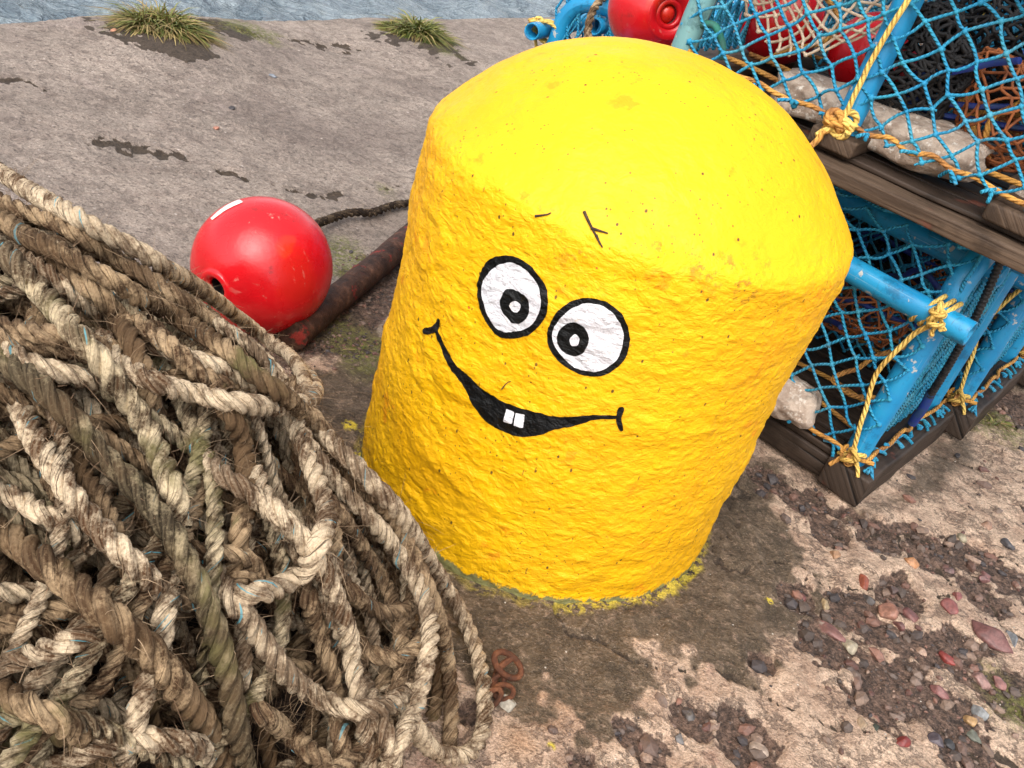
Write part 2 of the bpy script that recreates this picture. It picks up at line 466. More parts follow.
def mat_gravel():
    t = NT('loose_gravel'); o = t.obj()
    col = t.mix(t.step(t.noise(o, 160, 4, .7), .4, .7, 0, .5), t.attrc('tint'), (0.05, 0.04, 0.035))
    return t.done(col, .6, t.bump(t.noise(o, 200, 4), .5, .003), .45)

def mat_ground():
    t = NT('quay_concrete'); o = t.obj()
    far, grv, wet, moss, crk, pnt, rust = [t.attr(k) for k in ('far', 'gravel', 'wet', 'moss', 'crack', 'paint', 'rust')]
    n1 = t.noise(o, 3.2, 6, .6); n2 = t.noise(o, 17, 6, .68); n3 = t.noise(o, 90, 5, .7); n4 = t.noise(o, 320, 3, .7)
    grv = t.step(t.math('ADD', grv, t.math('ADD', t.math('MULTIPLY', t.math('SUBTRACT', n3, .5), .9), t.math('MULTIPLY', t.math('SUBTRACT', n2, .5), .5))), .36, .64)
    wet = t.step(t.math('ADD', wet, t.math('ADD', t.math('MULTIPLY', t.math('SUBTRACT', n2, .5), .8), t.math('MULTIPLY', t.math('SUBTRACT', n3, .5), .7))), .18, .82)
    crk = t.step(t.math('ADD', crk, t.math('MULTIPLY', t.math('SUBTRACT', n3, .5), .9)), .36, .52)
    # near: broken pinkish screed
    near = t.mix(t.step(n2, .40, .58), (0.50, 0.335, 0.235), (0.70, 0.505, 0.365))
    near = t.mix(t.step(n1, .45, .66, 0, .4), near, (0.52, 0.375, 0.28))
    near = t.mix(t.step(n3, .59, .70, 0, .38), near, (0.20, 0.125, 0.08))
    near = t.mix(t.step(t.noise(t.map(o, loc=(4, 2, 0)), 7, 4, .6), .60, .72, 0, .55), near, (0.46, 0.24, 0.18))
    streak = t.noise(t.map(o, (60, 9, 10), rot=(0, 0, .75)), 1, 4, .65, .8)
    near = t.mix(t.step(streak, .60, .72, 0, .35), near, (0.15, 0.10, 0.075))
    flake = t.noise(t.map(o, loc=(7, 1, 0)), 8, 7, .7)
    edge = t.step(t.math('ABSOLUTE', t.math('SUBTRACT', flake, .5)), .022, .004)
    near = t.mix(t.math('MULTIPLY', edge, .55), near, (0.09, 0.06, 0.045))
    near = t.mix(t.step(flake, .58, .595, 0, .22), near, (0.27, 0.18, 0.13))
    pits = t.step(t.noise(t.map(o, loc=(2, 6, 0)), 130, 4, .75), .60, .65)
    near = t.mix(t.math('MULTIPLY', pits, .55), near, (0.085, 0.055, 0.04))
    near = t.mix(t.step(n4, .60, .68, 0, .6), near, (0.58, 0.48, 0.39))
    # far: worn grey slab with aggregate showing
    fr = t.mix(t.step(n1, .35, .68), (0.345, 0.275, 0.225), (0.46, 0.370, 0.305))
    fr = t.mix(t.step(n2, .46, .68, 0, .55), fr, (0.21, 0.155, 0.125))
    fr = t.mix(t.step(n3, .54, .70, 0, .7), fr, (0.16, 0.125, 0.105))
    fr = t.mix(t.step(n4, .62, .74, 0, .6), fr, (0.52, 0.46, 0.43))
    fp = t.step(t.noise(t.map(o, (1, 1.7, 1), loc=(2, 6, 0), rot=(0, 0, .5)), 55, 5, .75), .55, .62, 0, .75)
    fr = t.mix(fp, fr, (0.13, 0.098, 0.082))
    fr = t.mix(t.step(t.noise(t.map(o, (1, 1.3, 1), loc=(8, 3, 0)), 1.6, 5, .65), .50, .66, 0, .5), fr, (0.20, 0.150, 0.125))
    fr = t.mix(t.step(t.noise(t.map(o, loc=(1, 9, 0)), 2.3, 5, .6), .56, .68, 0, .5), fr, (0.46, 0.36, 0.315))
    fr = t.mix(t.step(t.voro(t.map(o, loc=(3, 3, 0)), 26), .10, .07), fr, (0.56, 0.47, 0.41))
    dk = t.step(t.voro(o, 42), .14, .08); dk = t.math('MULTIPLY', dk, t.step(t.noise(o, 6, 3), .44, .54))
    fr = t.mix(t.math('MULTIPLY', dk, .7), fr, (0.07, 0.055, 0.05))
    col = t.mix(far, near, fr)
    # rust bleeding
    col = t.mix(t.math('MULTIPLY', rust, t.step(n2, .35, .6), True), col, (0.40, 0.19, 0.075))
    # damp stain
    wm = t.math('MULTIPLY', t.math('MULTIPLY', wet, t.step(n3, .70, .5, .55, 1.0), True), t.step(n4, .70, .60, .35, 1.0))
    col = t.mix(wm, col, t.mix(t.step(n2, .35, .7), (0.098, 0.070, 0.043), (0.20, 0.142, 0.092)))
    # grit hollows
    gc = t.mix(t.step(n3, .35, .65), (0.055, 0.036, 0.027), (0.23, 0.145, 0.105))
    gc = t.mix(t.step(t.voro(o, 130), .30, .16, 0, .6), gc, (0.24, 0.15, 0.115))
    col = t.mix(grv, col, gc)
    col = t.mix(crk, col, t.mix(n3, (0.045, 0.030, 0.022), (0.12, 0.085, 0.055)))
    col = t.mix(t.math('MULTIPLY', moss, t.step(n3, .36, .58), True), col, t.mix(n4, (0.10, 0.12, 0.02), (0.26, 0.25, 0.06)))
    col = t.mix(t.math('MULTIPLY', pnt, t.step(t.noise(o, 60, 4, .7), .42, .52), True), col, (0.80, 0.62, 0.06))
    col = t.mix(t.step(t.voro(t.map(o, loc=(1, 4, 0)), 34), .055, .04), col, t.mix(far, (0.66, 0.60, 0.52), fr))
    fpit = t.step(t.noise(t.map(o, (1, 1.6, 1), loc=(2, 6, 0), rot=(0, 0, .5)), 62, 5, .75), .54, .62)
    grain = t.noise(t.map(o, (1, 1.4, 1), loc=(9, 9, 0), rot=(0, 0, .5)), 210, 4, .85)
    col = t.mix(1.0, col, t.mix(t.step(grain, .36, .64), (.70, .68, .66), (1.28, 1.28, 1.28)), 'MULTIPLY')
    h = t.math('ADD', t.math('MULTIPLY', n2, .55), t.math('ADD', t.math('MULTIPLY', n3, .6), t.math('MULTIPLY', n4, .25)))
    h = t.math('ADD', h, t.math('MULTIPLY', grain, .22))
    h = t.math('SUBTRACT', h, t.math('ADD', t.math('MULTIPLY', pits, .12), t.math('ADD', t.math('MULTIPLY', fpit, .16), t.math('MULTIPLY', edge, .25))))
    nb = t.bump(h, 1.0, .016)
    rough = t.math('SUBTRACT', .82, t.math('MULTIPLY', t.math('MULTIPLY', wm, t.step(n2, .3, .7)), .42))
    return t.done(col, rough, nb, .4)

def mat_water():
    t = NT('harbour_water'); o = t.obj()
    w1 = t.noise(t.map(o, (1, 1.0, 1), rot=(0, 0, 1.1)), 2.2, 5, .6, .6)
    w2 = t.noise(t.map(o, (1, 2.2, 1), rot=(0, 0, -.5)), 7, 4, .6, .4)
    h = t.math('ADD', w1, t.math('MULTIPLY', w2, .5))
    col = t.mix(t.step(w1, .35, .65), (0.09, 0.125, 0.15), (0.22, 0.265, 0.285))
    return t.done(col, .12, t.bump(h, 1.0, .30), .6)

def mat_wall():
    return mat_plain('quay_wall_stone', (0.12, 0.09, 0.075), (0.24, 0.19, 0.165), .85, 9, .8, .02)

M = dict(
    yellow=mat_yellow(),
    black=mat_paint('black_face_paint', (0.004, 0.004, 0.004), (0.010, 0.010, 0.010), .42),
    white=mat_paint('white_face_paint', (0.66, 0.64, 0.66), (0.76, 0.74, 0.75), .5),
    red=mat_red_float(),
    markwhite=mat_plain('white_paint_mark', (0.80, 0.76, 0.72), (0.66, 0.60, 0.55), .45, 50, .1),
    rope_pale=mat_rope('rope_pale', (0.68, 0.53, 0.355), (0.088, 0.042, 0.018), .470),
    rope_mid=mat_rope('rope_brown', (0.46, 0.32, 0.185), (0.060, 0.028, 0.012), .450, 0, .7),
    rope_moss=mat_rope('rope_mossy', (0.62, 0.49, 0.31), (0.058, 0.030, 0.013), .46, .7, 1.0),
    rope_worn=mat_rope('rope_worn', (0.42, 0.29, 0.165), (0.056, 0.028, 0.012), .44, .3, .5, .9),
    rope_grimy=mat_rope('rope_grimy', (0.36, 0.28, 0.165), (0.036, 0.024, 0.012), .42, .8, .7, .5),
    rope_dark=mat_rope('rope_tarred', (0.10, 0.07, 0.045), (0.018, 0.011, 0.008), .42, 0, 0),
    fibre=mat_plain('frayed_fibre', (0.14, 0.082, 0.044), (0.36, 0.25, 0.15), .9, 15, 0),
    netting_brown=mat_plain('old_brown_netting', (0.022, 0.013, 0.009), (0.085, 0.050, 0.030), .95, 60, .9, .01),
    twine=mat_twine(),
    twine_dark=mat_plain('black_netting_twine', (0.006, 0.006, 0.007), (0.018, 0.016, 0.016), .7, 40),
    twine_rust=mat_plain('rusty_orange_netting', (0.34, 0.105, 0.030), (0.18, 0.055, 0.02), .8, 40),
    twine_cream=mat_plain('cream_netting_twine', (0.66, 0.52, 0.38), (0.46, 0.34, 0.24), .75, 40),
    navy=mat_plain('navy_twine', (0.012, 0.030, 0.20), (0.02, 0.05, 0.12), .6, 40),
    green=mat_plain('green_twine', (0.02, 0.17, 0.12), (0.03, 0.10, 0.08), .7, 40),
    yellow_twine=mat_cord('yellow_twine', (0.80, 0.56, 0.15), (0.62, 0.38, 0.09)),
    orange_twine=mat_cord('orange_twine', (0.66, 0.33, 0.075), (0.34, 0.15, 0.05)),
    pipe=mat_pipe('blue_plastic_pipe', (0.010, 0.205, 0.42), (0.014, 0.26, 0.48)),
    pipe_old=mat_pipe('faded_teal_pipe', (0.10, 0.27, 0.30), (0.16, 0.32, 0.32), (0.12, 0.09, 0.05)),
    wood_dark=mat_wood('wet_dark_timber', (0.026, 0.017, 0.012), (0.060, 0.041, 0.030), .5),
    wood=mat_wood('weathered_timber', (0.045, 0.028, 0.018), (0.115, 0.076, 0.050), .65),
    rust=mat_rust(), pole=mat_pole(),
    ballast=mat_stone('barnacled_concrete', (0.34, 0.25, 0.19), (0.50, 0.40, 0.32), (0.70, 0.63, 0.55)),
    chainblack=mat_plain('black_cord_and_bore_shade', (0.010, 0.010, 0.011), (0.03, 0.03, 0.03), .5, 90, .4),
    ground=mat_ground(), water=mat_water(), wall=mat_wall(), gravel=mat_gravel(),
    leaf=mat_leaf('grass_blade', (0.060, 0.085, 0.014), (0.21, 0.20, 0.05)),
    leaf_dry=mat_leaf('dry_grass_blade', (0.13, 0.085, 0.03), (0.36, 0.27, 0.11)),
    dirt=mat_plain('dark_soil', (0.035, 0.025, 0.018), (0.13, 0.09, 0.06), .95, 60, .9, .01),
    twig=mat_plain('dry_twig', (0.03, 0.018, 0.010), (0.07, 0.04, 0.02), .8, 80),
)

# ================================================================== BOLLARD
BC = np.array([0.0867, 1.3981])
BH, BR0, BR1, BRD, BZD, BHD = 0.5724, 0.3013, 0.3165, 0.325, 0.550, 0.180

def prof_pts(n):
    """smooth profile (r, z) from the foot over the shoulder to the crown"""
    zz = np.linspace(-0.02, BZD + 0.06, 400)
    pts = []
    body = lambda z: BR0 + (BR1 - BR0) * z / BH + 0.002 * np.clip(1 - z / .12, 0, 1) ** 2
    dome = lambda z: BRD * np.clip(1 - np.clip((z - BZD) / BHD, 0, 1), 0, 1) ** .4
    zz = np.concatenate([np.linspace(-0.02, .50, 300), np.linspace(.501, BZD + BHD, 900)])
    a, b = body(zz), dome(zz)
    k = .010
    hh = np.clip(.5 + .5 * (b - a) / k, 0, 1)
    r = b * (1 - hh) + a * hh - k * hh * (1 - hh)
    P = np.stack([np.maximum(r, 0), zz], -1)
    P[-1, 0] = 0
    return resample(P, n=n)

def boll_disp(P, z):
    """height of the rough render over the smooth shape"""
    body = 0.34 + .66 * sstep(.60, .54, z)
    d = .0060 * fbm(P / .16, 3, 1) + body * (.0024 * fbm(P * np.array([1, 1, 1.4]) / .060, 4, 5, .55)
        + .0019 * np.abs(fbm(P * np.array([1, 1, 1.35]) / .032, 4, 9, .6)) + .0013 * fbm(P * np.array([1, 1, 1.5]) / .010, 3, 21))
    d += .0035 * body * sstep(.15, .6, fbm(P * np.array([1, 1, 1.6]) / .085, 2, 33))
    return d - .003 - .0015 * body

def boll_surface(th, s_idx, prof, nrm):
    r = np.interp(s_idx, np.arange(len(prof)), prof[:, 0]); z = np.interp(s_idx, np.arange(len(prof)), prof[:, 1])
    nr = np.interp(s_idx, np.arange(len(prof)), nrm[:, 0]); nz = np.interp(s_idx, np.arange(len(prof)), nrm[:, 1])
    P = np.stack([r * np.cos(th), r * np.sin(th), z], -1)
    N = np.stack([nr * np.cos(th), nr * np.sin(th), nz], -1)
    N /= np.linalg.norm(N, axis=1)[:, None]
    return P, N

NP = 430
PROF = prof_pts(NP)
_t = np.gradient(PROF, axis=0); _t /= np.linalg.norm(_t, axis=1)[:, None]
PNRM = np.stack([_t[:, 1], -_t[:, 0]], -1)
NA = 820
th = np.linspace(0, 2 * PI, NA, endpoint=False)
TH, SI = np.meshgrid(th, np.arange(NP - 1), indexing='xy')
P, N = boll_surface(TH.ravel(), SI.ravel().astype(float), PROF, PNRM)
V = P + N * boll_disp(P, P[:, 2])[:, None]
top = np.array([[0, 0, PROF[-1, 1]]]); top[0, 2] += boll_disp(top, top[:, 2])[0]
V = np.vstack([V, top])
i, j = np.meshgrid(np.arange(NP - 2), np.arange(NA), indexing='ij')
Q = np.stack([i * NA + j, i * NA + (j + 1) % NA, (i + 1) * NA + (j + 1) % NA, (i + 1) * NA + j], -1).reshape(-1, 4)
jj = np.arange(NA)
Q = np.vstack([Q, np.stack([(NP - 2) * NA + jj, (NP - 2) * NA + (jj + 1) % NA, np.full(NA, len(V) - 1), np.full(NA, len(V) - 1)], -1)])
bollard = empty('bollard', (BC[0], BC[1], 0))
tag(bollard, 'fat yellow painted stone bollard with a cartoon smiling face', 'bollard')
_mb = MB(); _mb.add(V, Q)
_mb.build('body', M['yellow'], bollard)

def hit_bollard(px, py):
    """(theta, profile index) of the smooth bollard seen in that direction"""
    d = ray(px, py); o = CAM - np.array([BC[0], BC[1], 0])
    ts = np.linspace(.6, 2.2, 3000)
    X = o + d * ts[:, None]
    rr = np.hypot(X[:, 0], X[:, 1])
    pr = np.interp(X[:, 2], PROF[:, 1], PROF[:, 0], left=9, right=-1)
    near = np.abs(rr - pr) < .03
    k = int(np.argmax(rr < pr)); x = X[k]
    if 0 < k:
        lo, hi = max(0, k - 60), min(len(ts), k + 60)
        rr2 = rr[lo:hi]; pr2 = pr[lo:hi] + boll_disp(X[lo:hi] * np.array([1, 1, 1]), X[lo:hi, 2])
        if (rr2 < pr2).any(): x = X[lo + int(np.argmax(rr2 < pr2))]
    return math.atan2(x[1], x[0]), float(np.interp(x[2], PROF[:, 1], np.arange(NP)))

def face_mark(name, pix, mat, off, parent, smooth=True, wob=.0008, label=None):
    pix = [(420 + x * .27329, 240 + y * .27329) for x, y in pix]
    A = np.array([hit_bollard(*p) for p in pix])
    z = np.interp(A[:, 1], np.arange(NP), PROF[:, 1])
    Rm = .31
    B = np.stack([A[:, 0] * Rm, z], -1)
    B = spline(np.vstack([B]), .0022, closed=True)[:-1] if smooth else resample(np.vstack([B, B[:1]]), .0022)[:-1]
    B = B + wob * np.stack([fbm(p2(B[:, 0], B[:, 1], .006), 2, 3), fbm(p2(B[:, 0], B[:, 1], .006), 2, 8)], -1)
    lo, hi = B.min(0), B.max(0)
    gx, gy = np.meshgrid(np.arange(lo[0], hi[0], .0028), np.arange(lo[1], hi[1], .0028))
    G = np.stack([gx.ravel(), gy.ravel()], -1) + RNG.normal(0, .0003, (gx.size, 2))
    pts = [Vector(p) for p in np.vstack([B, G]).tolist()]
    nb = len(B)
    r = delaunay_2d_cdt(pts, [], [list(range(nb))], 1, 1e-6)
    Vv = np.array([v[:] for v in r[0]]); Fv = [f for f in r[2] if len(f) == 3]
    thv = Vv[:, 0] / Rm
    si = np.interp(Vv[:, 1], PROF[:, 1], np.arange(NP))
    Pp, Nn = boll_surface(thv, si, PROF, PNRM)
    X = Pp + Nn * (boll_disp(Pp, Pp[:, 2]) + off)[:, None]
    o = mesh_np(name, X, np.array(Fv), mat, parent)
    if label: o['label'] = label
    return o

eyeL = [(250,75),(330,57),(400,88),(450,150),(469,220),(455,290),(400,345),(340,360),(285,350),(235,285),(210,210),(212,150)]
eyeLw = [(275,100),(330,82),(385,105),(430,160),(445,220),(430,280),(395,320),(340,335),(290,328),(255,285),(230,210),(232,155)]
pupL = [(315,182),(350,182),(390,205),(403,245),(392,285),(365,304),(335,298),(308,265),(296,225)]
glL = [(335,228),(360,222),(373,240),(362,262),(345,258),(333,243)]
eyeR = [(500,265),(560,220),(630,212),(700,235),(750,290),(768,360),(750,430),(700,480),(630,498),(560,480),(505,440),(472,390),(468,330)]
eyeRw = [(520,280),(570,242),(630,230),(690,252),(730,300),(745,350),(728,420),(690,460),(630,480),(560,460),(510,410),(487,370),(490,325)]
pupR = [(510,330),(550,300),(590,308),(615,340),(617,375),(595,410),(560,423),(520,400),(504,365)]
glR = [(552,355),(570,340),(585,358),(578,380),(560,383),(550,370)]
mouth = [(62,330),(75,350),(100,400),(130,450),(180,500),(240,550),(300,590),(350,608),(420,628),(490,645),(560,645),(640,638),(719,641),(719,652),(640,657),(560,680),(500,690),(440,712),(370,718),(310,700),(250,670),(200,610),(165,540),(120,480),(85,410),(58,345)]
endL = [(15,325),(40,318),(58,304),(66,287),(78,292),(75,312),(62,335),(40,342),(18,345)]
endR = [(725,610),(740,607),(746,620),(737,650),(744,690),(735,698),(724,685),(717,650)]
for outer, white, pup, gl in ((eyeL, eyeLw, pupL, glL), (eyeR, eyeRw, pupR, glR)):
    e = face_mark('eye', outer, M['black'], .0010, bollard)
    face_mark('eye_white', white, M['white'], .0017, e)
    face_mark('pupil', pup, M['black'], .0024, e)
    face_mark('glint', gl, M['white'], .0031, e)
mo = face_mark('mouth', mouth, M['black'], .0010, bollard)
face_mark('mouth_corner', endL, M['black'], .0016, mo)
face_mark('mouth_corner', endR, M['black'], .0016, mo)
for tq in ([(318,617),(347,627),(338,672),(307,662)], [(352,630),(385,637),(378,685),(345,676)]):
    face_mark('tooth', tq, M['white'], .0018, mo, smooth=False, wob=.0004)

def stuck_twig(pixs, r, name, label):
    mb = MB()
    for pp in pixs:
        A = np.array([hit_bollard(*p) for p in pp])
        Pp, Nn = boll_surface(A[:, 0], A[:, 1], PROF, PNRM)
        X = Pp + Nn * (boll_disp(Pp, Pp[:, 2]) + r * .7)[:, None]
        X = spline(X, n=12) if len(X) > 2 else resample(X, n=8)
        mb.tube(X + np.array([BC[0], BC[1], 0]), np.linspace(r, r * .45, len(X)), 6)
    tag(mb.build(name, M['twig']), label, 'twig')
stuck_twig([[(585, 210), (592, 224), (603, 246)], [(592, 226), (609, 231)], [(597, 233), (601, 243)]], .0021, 'twig', 'dark forked twig stuck to the yellow bollard above its eyes')
stuck_twig([[(536, 215), (548, 213), (552, 211)]], .0017, 'twig', 'tiny dark straw stuck on the yellow bollard above its left eye')
stuck_twig([[(502, 389), (507, 383), (511, 381)]], .0010, 'twig', 'hair thin dark splinter on the yellow bollard just above its mouth')

# ================================================================== GROUND
EDGE0 = on_z(0, 22)[:2]; EDGE1 = on_z(530, 15)[:2]
ED = (EDGE1 - EDGE0) / np.linalg.norm(EDGE1 - EDGE0)       # along the quay edge
EN = np.array([ED[1], -ED[0]])                              # away from the water

def graded(a, b, fine, lo, hi, g=1.12):
    c = list(np.arange(a, b, fine)); d = fine
    while c[-1] < hi: d *= g; c.append(c[-1] + d)
    d = fine; f = []
    x = a
    while x > lo: d *= g; x -= d; f.append(x)
    return np.array(f[::-1] + c)

gs = graded(-2.1, 1.15, .0062, -60, 60)
gt1 = np.concatenate([np.array([0, .004, .012, .024]), np.arange(.04, 1.3, .014)])
gt = np.concatenate([gt1, graded(1.3, 3.45, .0062, 1.29, 60)])
gt = np.unique(np.round(gt, 5))
GS, GT = np.meshgrid(gs, gt, indexing='ij')
S1, T1 = GS.ravel(), GT.ravel()
X1 = EDGE0[0] + S1 * ED[0] + T1 * EN[0]; Y1 = EDGE0[1] + S1 * ED[1] + T1 * EN[1]

def dist_poly(pts, X, Y):
    d = np.full(X.shape, 9.0)
    pts = np.asarray(pts)[:, :2]
    for a, b in zip(pts[:-1], pts[1:]):
        ab = b - a; L = ab @ ab + 1e-12
        t = np.clip(((X - a[0]) * ab[0] + (Y - a[1]) * ab[1]) / L, 0, 1)
        d = np.minimum(d, np.hypot(X - a[0] - t * ab[0], Y - a[1] - t * ab[1]))
    return d

def pix_line(pp): return np.array([on_z(*p)[:2] for p in pp])

def ground_fields(X, Y, Tn):
    f = {}
    nA = fbm(p2(X, Y, .35), 4, 2); nB = fbm(p2(X, Y, .09), 4, 7); nC = fbm(p2(X, Y, .028), 3, 13); nD = fbm(p2(X, Y, .011), 2, 19)
    # far slab starts beyond a wandering line behind the bollard
    bl = pix_line([(-400, 430), (120, 330), (300, 330), (420, 230), (700, 240)])
    sd = (X - bl[1][0]) * 0 + (Y - (1.62 + .10 * nA + .03 * nB)) - .15 * np.clip(X + .2, -2, 2)
    far = sstep(-.12, .10, sd + .1 * nB) * sstep(2.05, 1.6, Tn + .12 * nB)
    f['far'] = far
    # grit hollows
    hol = [(850,612,.10),(905,605,.085),(955,650,.11),(985,600,.07),(900,690,.11),(830,640,.07),(960,735,.11),(690,722,.05),(655,755,.06),(745,745,.06),(800,600,.05),
           (930,560,.06),(880,545,.05),(985,560,.06),(830,535,.05),(770,480,.05),(800,500,.05),(1010,690,.10),(625,735,.04),(470,715,.03),(580,760,.03),(1000,400,.15),(1040,420,.2),(760,665,.035),
           (1090,520,.2),(1150,650,.3)]
    g = np.full(X.shape, -1.0)
    for px, py, r in hol:
        c = on_z(px, py)
        g = np.maximum(g, 1 - np.hypot(X - c[0], Y - c[1]) / r)
    gv = g + .55 * nB + .34 * nC
    gv = gv + .10 * nD
    f['gravel'] = sstep(.24, .34, gv)
    pole_soil = dist_poly(pix_line([(285, 345), (340, 330), (375, 300), (400, 265)]), X, Y)
    f['gravel'] = np.maximum(f['gravel'], sstep(.11, .05, pole_soil + .06 * nB) * .9)
    soil = dist_poly(pix_line([(760, 478), (800, 500), (850, 525), (905, 532), (960, 556), (1024, 585), (1090, 610)]), X, Y)
    f['gravel'] = np.maximum(f['gravel'], sstep(.055, .025, soil + .07 * nB + .05 * nC))
    # damp stain in front of the bollard
    db = np.hypot(X - BC[0], Y - BC[1])
    ang = np.arctan2(Y - BC[1], X - BC[0])
    reach = .455 + .05 * np.cos(ang + 1.5) + .03 * np.exp(-((ang + .35) / .3) ** 2) - .05 * np.exp(-((ang + .95) / .3) ** 2)
    f['wet'] = sstep(.035, -.03, db - reach + .14 * nA * 0 + .09 * nB + .06 * nC + .02 * nD) * (1 - .8 * f['gravel'])
    f['wet'] = np.maximum(f['wet'], .85 * sstep(.10, .02, dist_poly(pix_line([(700, 560), (740, 500), (765, 475)]), X, Y) + .05 * nB + .03 * nC))
    f['wet'] = np.maximum(f['wet'], .7 * sstep(.05, .0, dist_poly(pix_line([(840, 525), (900, 500), (950, 455), (1030, 370)]), X, Y) + .05 * nB))
    # cracks
    cr = np.full(X.shape, 9.0)
    for pp, w in (([(104,143),(130,147),(160,152),(190,160)], .9), ([(218,170),(245,178)], .7), ([(275,186),(300,192),(330,196),(360,190),(408,187)], 1.0),
                  ([(105,141),(125,146),(150,150),(175,155)], 2.0), ([(285,42),(320,46),(345,48)], 2.2), ([(-5,78),(30,82),(55,95)], 1.1), ([(205,30),(235,36),(255,44)], 2.5), ([(440,52),(455,60),(470,68)], 3.0), ([(540,250),(430,190)], 1.0)):
        cr = np.minimum(cr, dist_poly(pix_line(pp), X, Y) / w)
    f['crack'] = sstep(.020, .006, cr + .028 * (nC + .7 * nB + .5 * nD) + .010) * far
    nearcr = np.abs(fbm(p2(X, Y, .30), 3, 51) + .25 * nB)
    f['crack'] = np.maximum(f['crack'], sstep(.016, .006, nearcr + .01 * nC) * (1 - far) * .8)
    # moss
    ms = np.full(X.shape, 9.0)
    for px, py, r in ((365, 345, .08), (345, 262, .07), (383, 190, .05), (250, 36, .12), (440, 56, .06), (990, 425, .10), (1015, 705, .05), (340, 250, .06)):
        c = on_z(px, py); ms = np.minimum(ms, np.hypot(X - c[0], Y - c[1]) - r)
    f['moss'] = sstep(.03, -.05, ms + .06 * nB + .04 * nC) * .8
    f['paint'] = sstep(.011, .003, db - .303 + .014 * nC) * (.35 + .65 * sstep(.75, .95, np.cos(ang + .75))) * (Y < BC[1] + .1) * .8
    for px, py, r in ((770, 602, .005), (545, 497, .006), (549, 747, .005), (350, 430, .012), (362, 455, .014)):
        c = on_z(px, py); f['paint'] = np.maximum(f['paint'], 1.0 * (np.hypot(X - c[0], Y - c[1]) < r * (1 + nD)))
    ru = np.full(X.shape, 9.0)
    for px, py, r in ((540, 700, .05), (560, 725, .04), (520, 745, .03), (600, 700, .03)):
        c = on_z(px, py); ru = np.minimum(ru, np.hypot(X - c[0], Y - c[1]) - r)
    f['rust'] = sstep(.02, -.03, ru + .03 * nB) * .55
    z = .010 * nA * (1 - .5 * far) + .0055 * nB * (1 - .45 * far) + .0032 * nC * (1 - .2 * far) + .0016 * nD
    z -= .009 * f['gravel'] * (1 - .4 * far) * (1 + .5 * nB)
    z += f['gravel'] * (.005 * np.abs(fbm(p2(X, Y, .02), 2, 61)) + .003 * nD)
    z -= .008 * f['crack'] * (1 + .4 * nC)
    z += .005 * sstep(.05, .2, fbm(p2(X, Y, .14), 3, 71)) * (1 - far) * (1 - f['gravel'])     # broken plates of screed
    z -= .03 * sstep(.035, .0, Tn) ** 2
    z *= sstep(30, 6, np.hypot(X, Y))
    for px, py, r, hgt in ((160, 47, .30, .045), (418, 50, .26, .035), (225, 36, .2, .015)):
        c = on_z(px, py); z += hgt * np.exp(-((np.hypot(X - c[0], Y - c[1]) / r) ** 2))
        f['crack'] = np.maximum(f['crack'], sstep(.62, .80, np.exp(-((np.hypot(X - c[0], Y - c[1]) / (r * .8)) ** 2)) + .45 * nB + .3 * nC) * .9)
    return f, z

fields, Z1 = ground_fields(X1, Y1, T1)
ns, nt_ = len(gs), len(gt)
i, j = np.meshgrid(np.arange(ns - 1), np.arange(nt_ - 1), indexing='ij')
Q = np.stack([i * nt_ + j, i * nt_ + j + 1, (i + 1) * nt_ + j + 1, (i + 1) * nt_ + j], -1).reshape(-1, 4)[:, ::-1]
tag(mesh_np('ground', np.stack([X1, Y1, Z1], -1), Q, M['ground'], attrs=fields), 'worn pinkish grey concrete quay surface', kind='structure')
Z2 = Z1.reshape(ns, nt_)

def gz(x, y):
    """ground height"""
    x = np.atleast_1d(x).astype(float); y = np.atleast_1d(y).astype(float)
    s = (x - EDGE0[0]) * ED[0] + (y - EDGE0[1]) * ED[1]; t = (x - EDGE0[0]) * EN[0] + (y - EDGE0[1]) * EN[1]
    a = np.clip(np.searchsorted(gs, s) - 1, 0, ns - 2); b = np.clip(np.searchsorted(gt, t) - 1, 0, nt_ - 2)
    fa = np.clip((s - gs[a]) / (gs[a + 1] - gs[a]), 0, 1); fb = np.clip((t - gt[b]) / (gt[b + 1] - gt[b]), 0, 1)
    return (Z2[a, b] * (1 - fa) + Z2[a + 1, b] * fa) * (1 - fb) + (Z2[a, b + 1] * (1 - fa) + Z2[a + 1, b + 1] * fa) * fb

# quay face down to the water, and the harbour
wz = np.array([-.03, -.3, -.7, -1.3]); 
ws = np.linspace(-60, 60, 200)
WX = np.array([[EDGE0[0] + s * ED[0] - EN[0] * .002, EDGE0[1] + s * ED[1] - EN[1] * .002, z] for s in ws for z in wz])
i, j = np.meshgrid(np.arange(199), np.arange(3), indexing='ij')
tag(mesh_np('quay_wall', WX, np.stack([i * 4 + j, i * 4 + j + 1, (i + 1) * 4 + j + 1, (i + 1) * 4 + j], -1).reshape(-1, 4), M['wall']), 'stone face of the quay down to the water', kind='structure')
ga = np.concatenate([np.arange(0, 12, .07), 12 * 1.13 ** np.arange(0, 40)])
gb = np.concatenate([-8 * 1.14 ** np.arange(36, 0, -1), np.arange(-8, 14, .07), 14 * 1.14 ** np.arange(0, 34)])
A_, B_ = np.meshgrid(ga, gb, indexing='ij'); A1, B1 = A_.ravel(), B_.ravel()
WXx = EDGE0[0] + B1 * ED[0] - (A1 - .02) * EN[0]; WYy = EDGE0[1] + B1 * ED[1] - (A1 - .02) * EN[1]
fade = sstep(60, 15, A1 + np.abs(B1))
WZ = -.75 + fade * (.085 * fbm(p2(WXx + .6 * WYy, WYy, .55), 4, 81) + .04 * fbm(p2(WXx, WYy * 1.7, .16), 3, 83))
i, j = np.meshgrid(np.arange(len(ga) - 1), np.arange(len(gb) - 1), indexing='ij'); nb_ = len(gb)
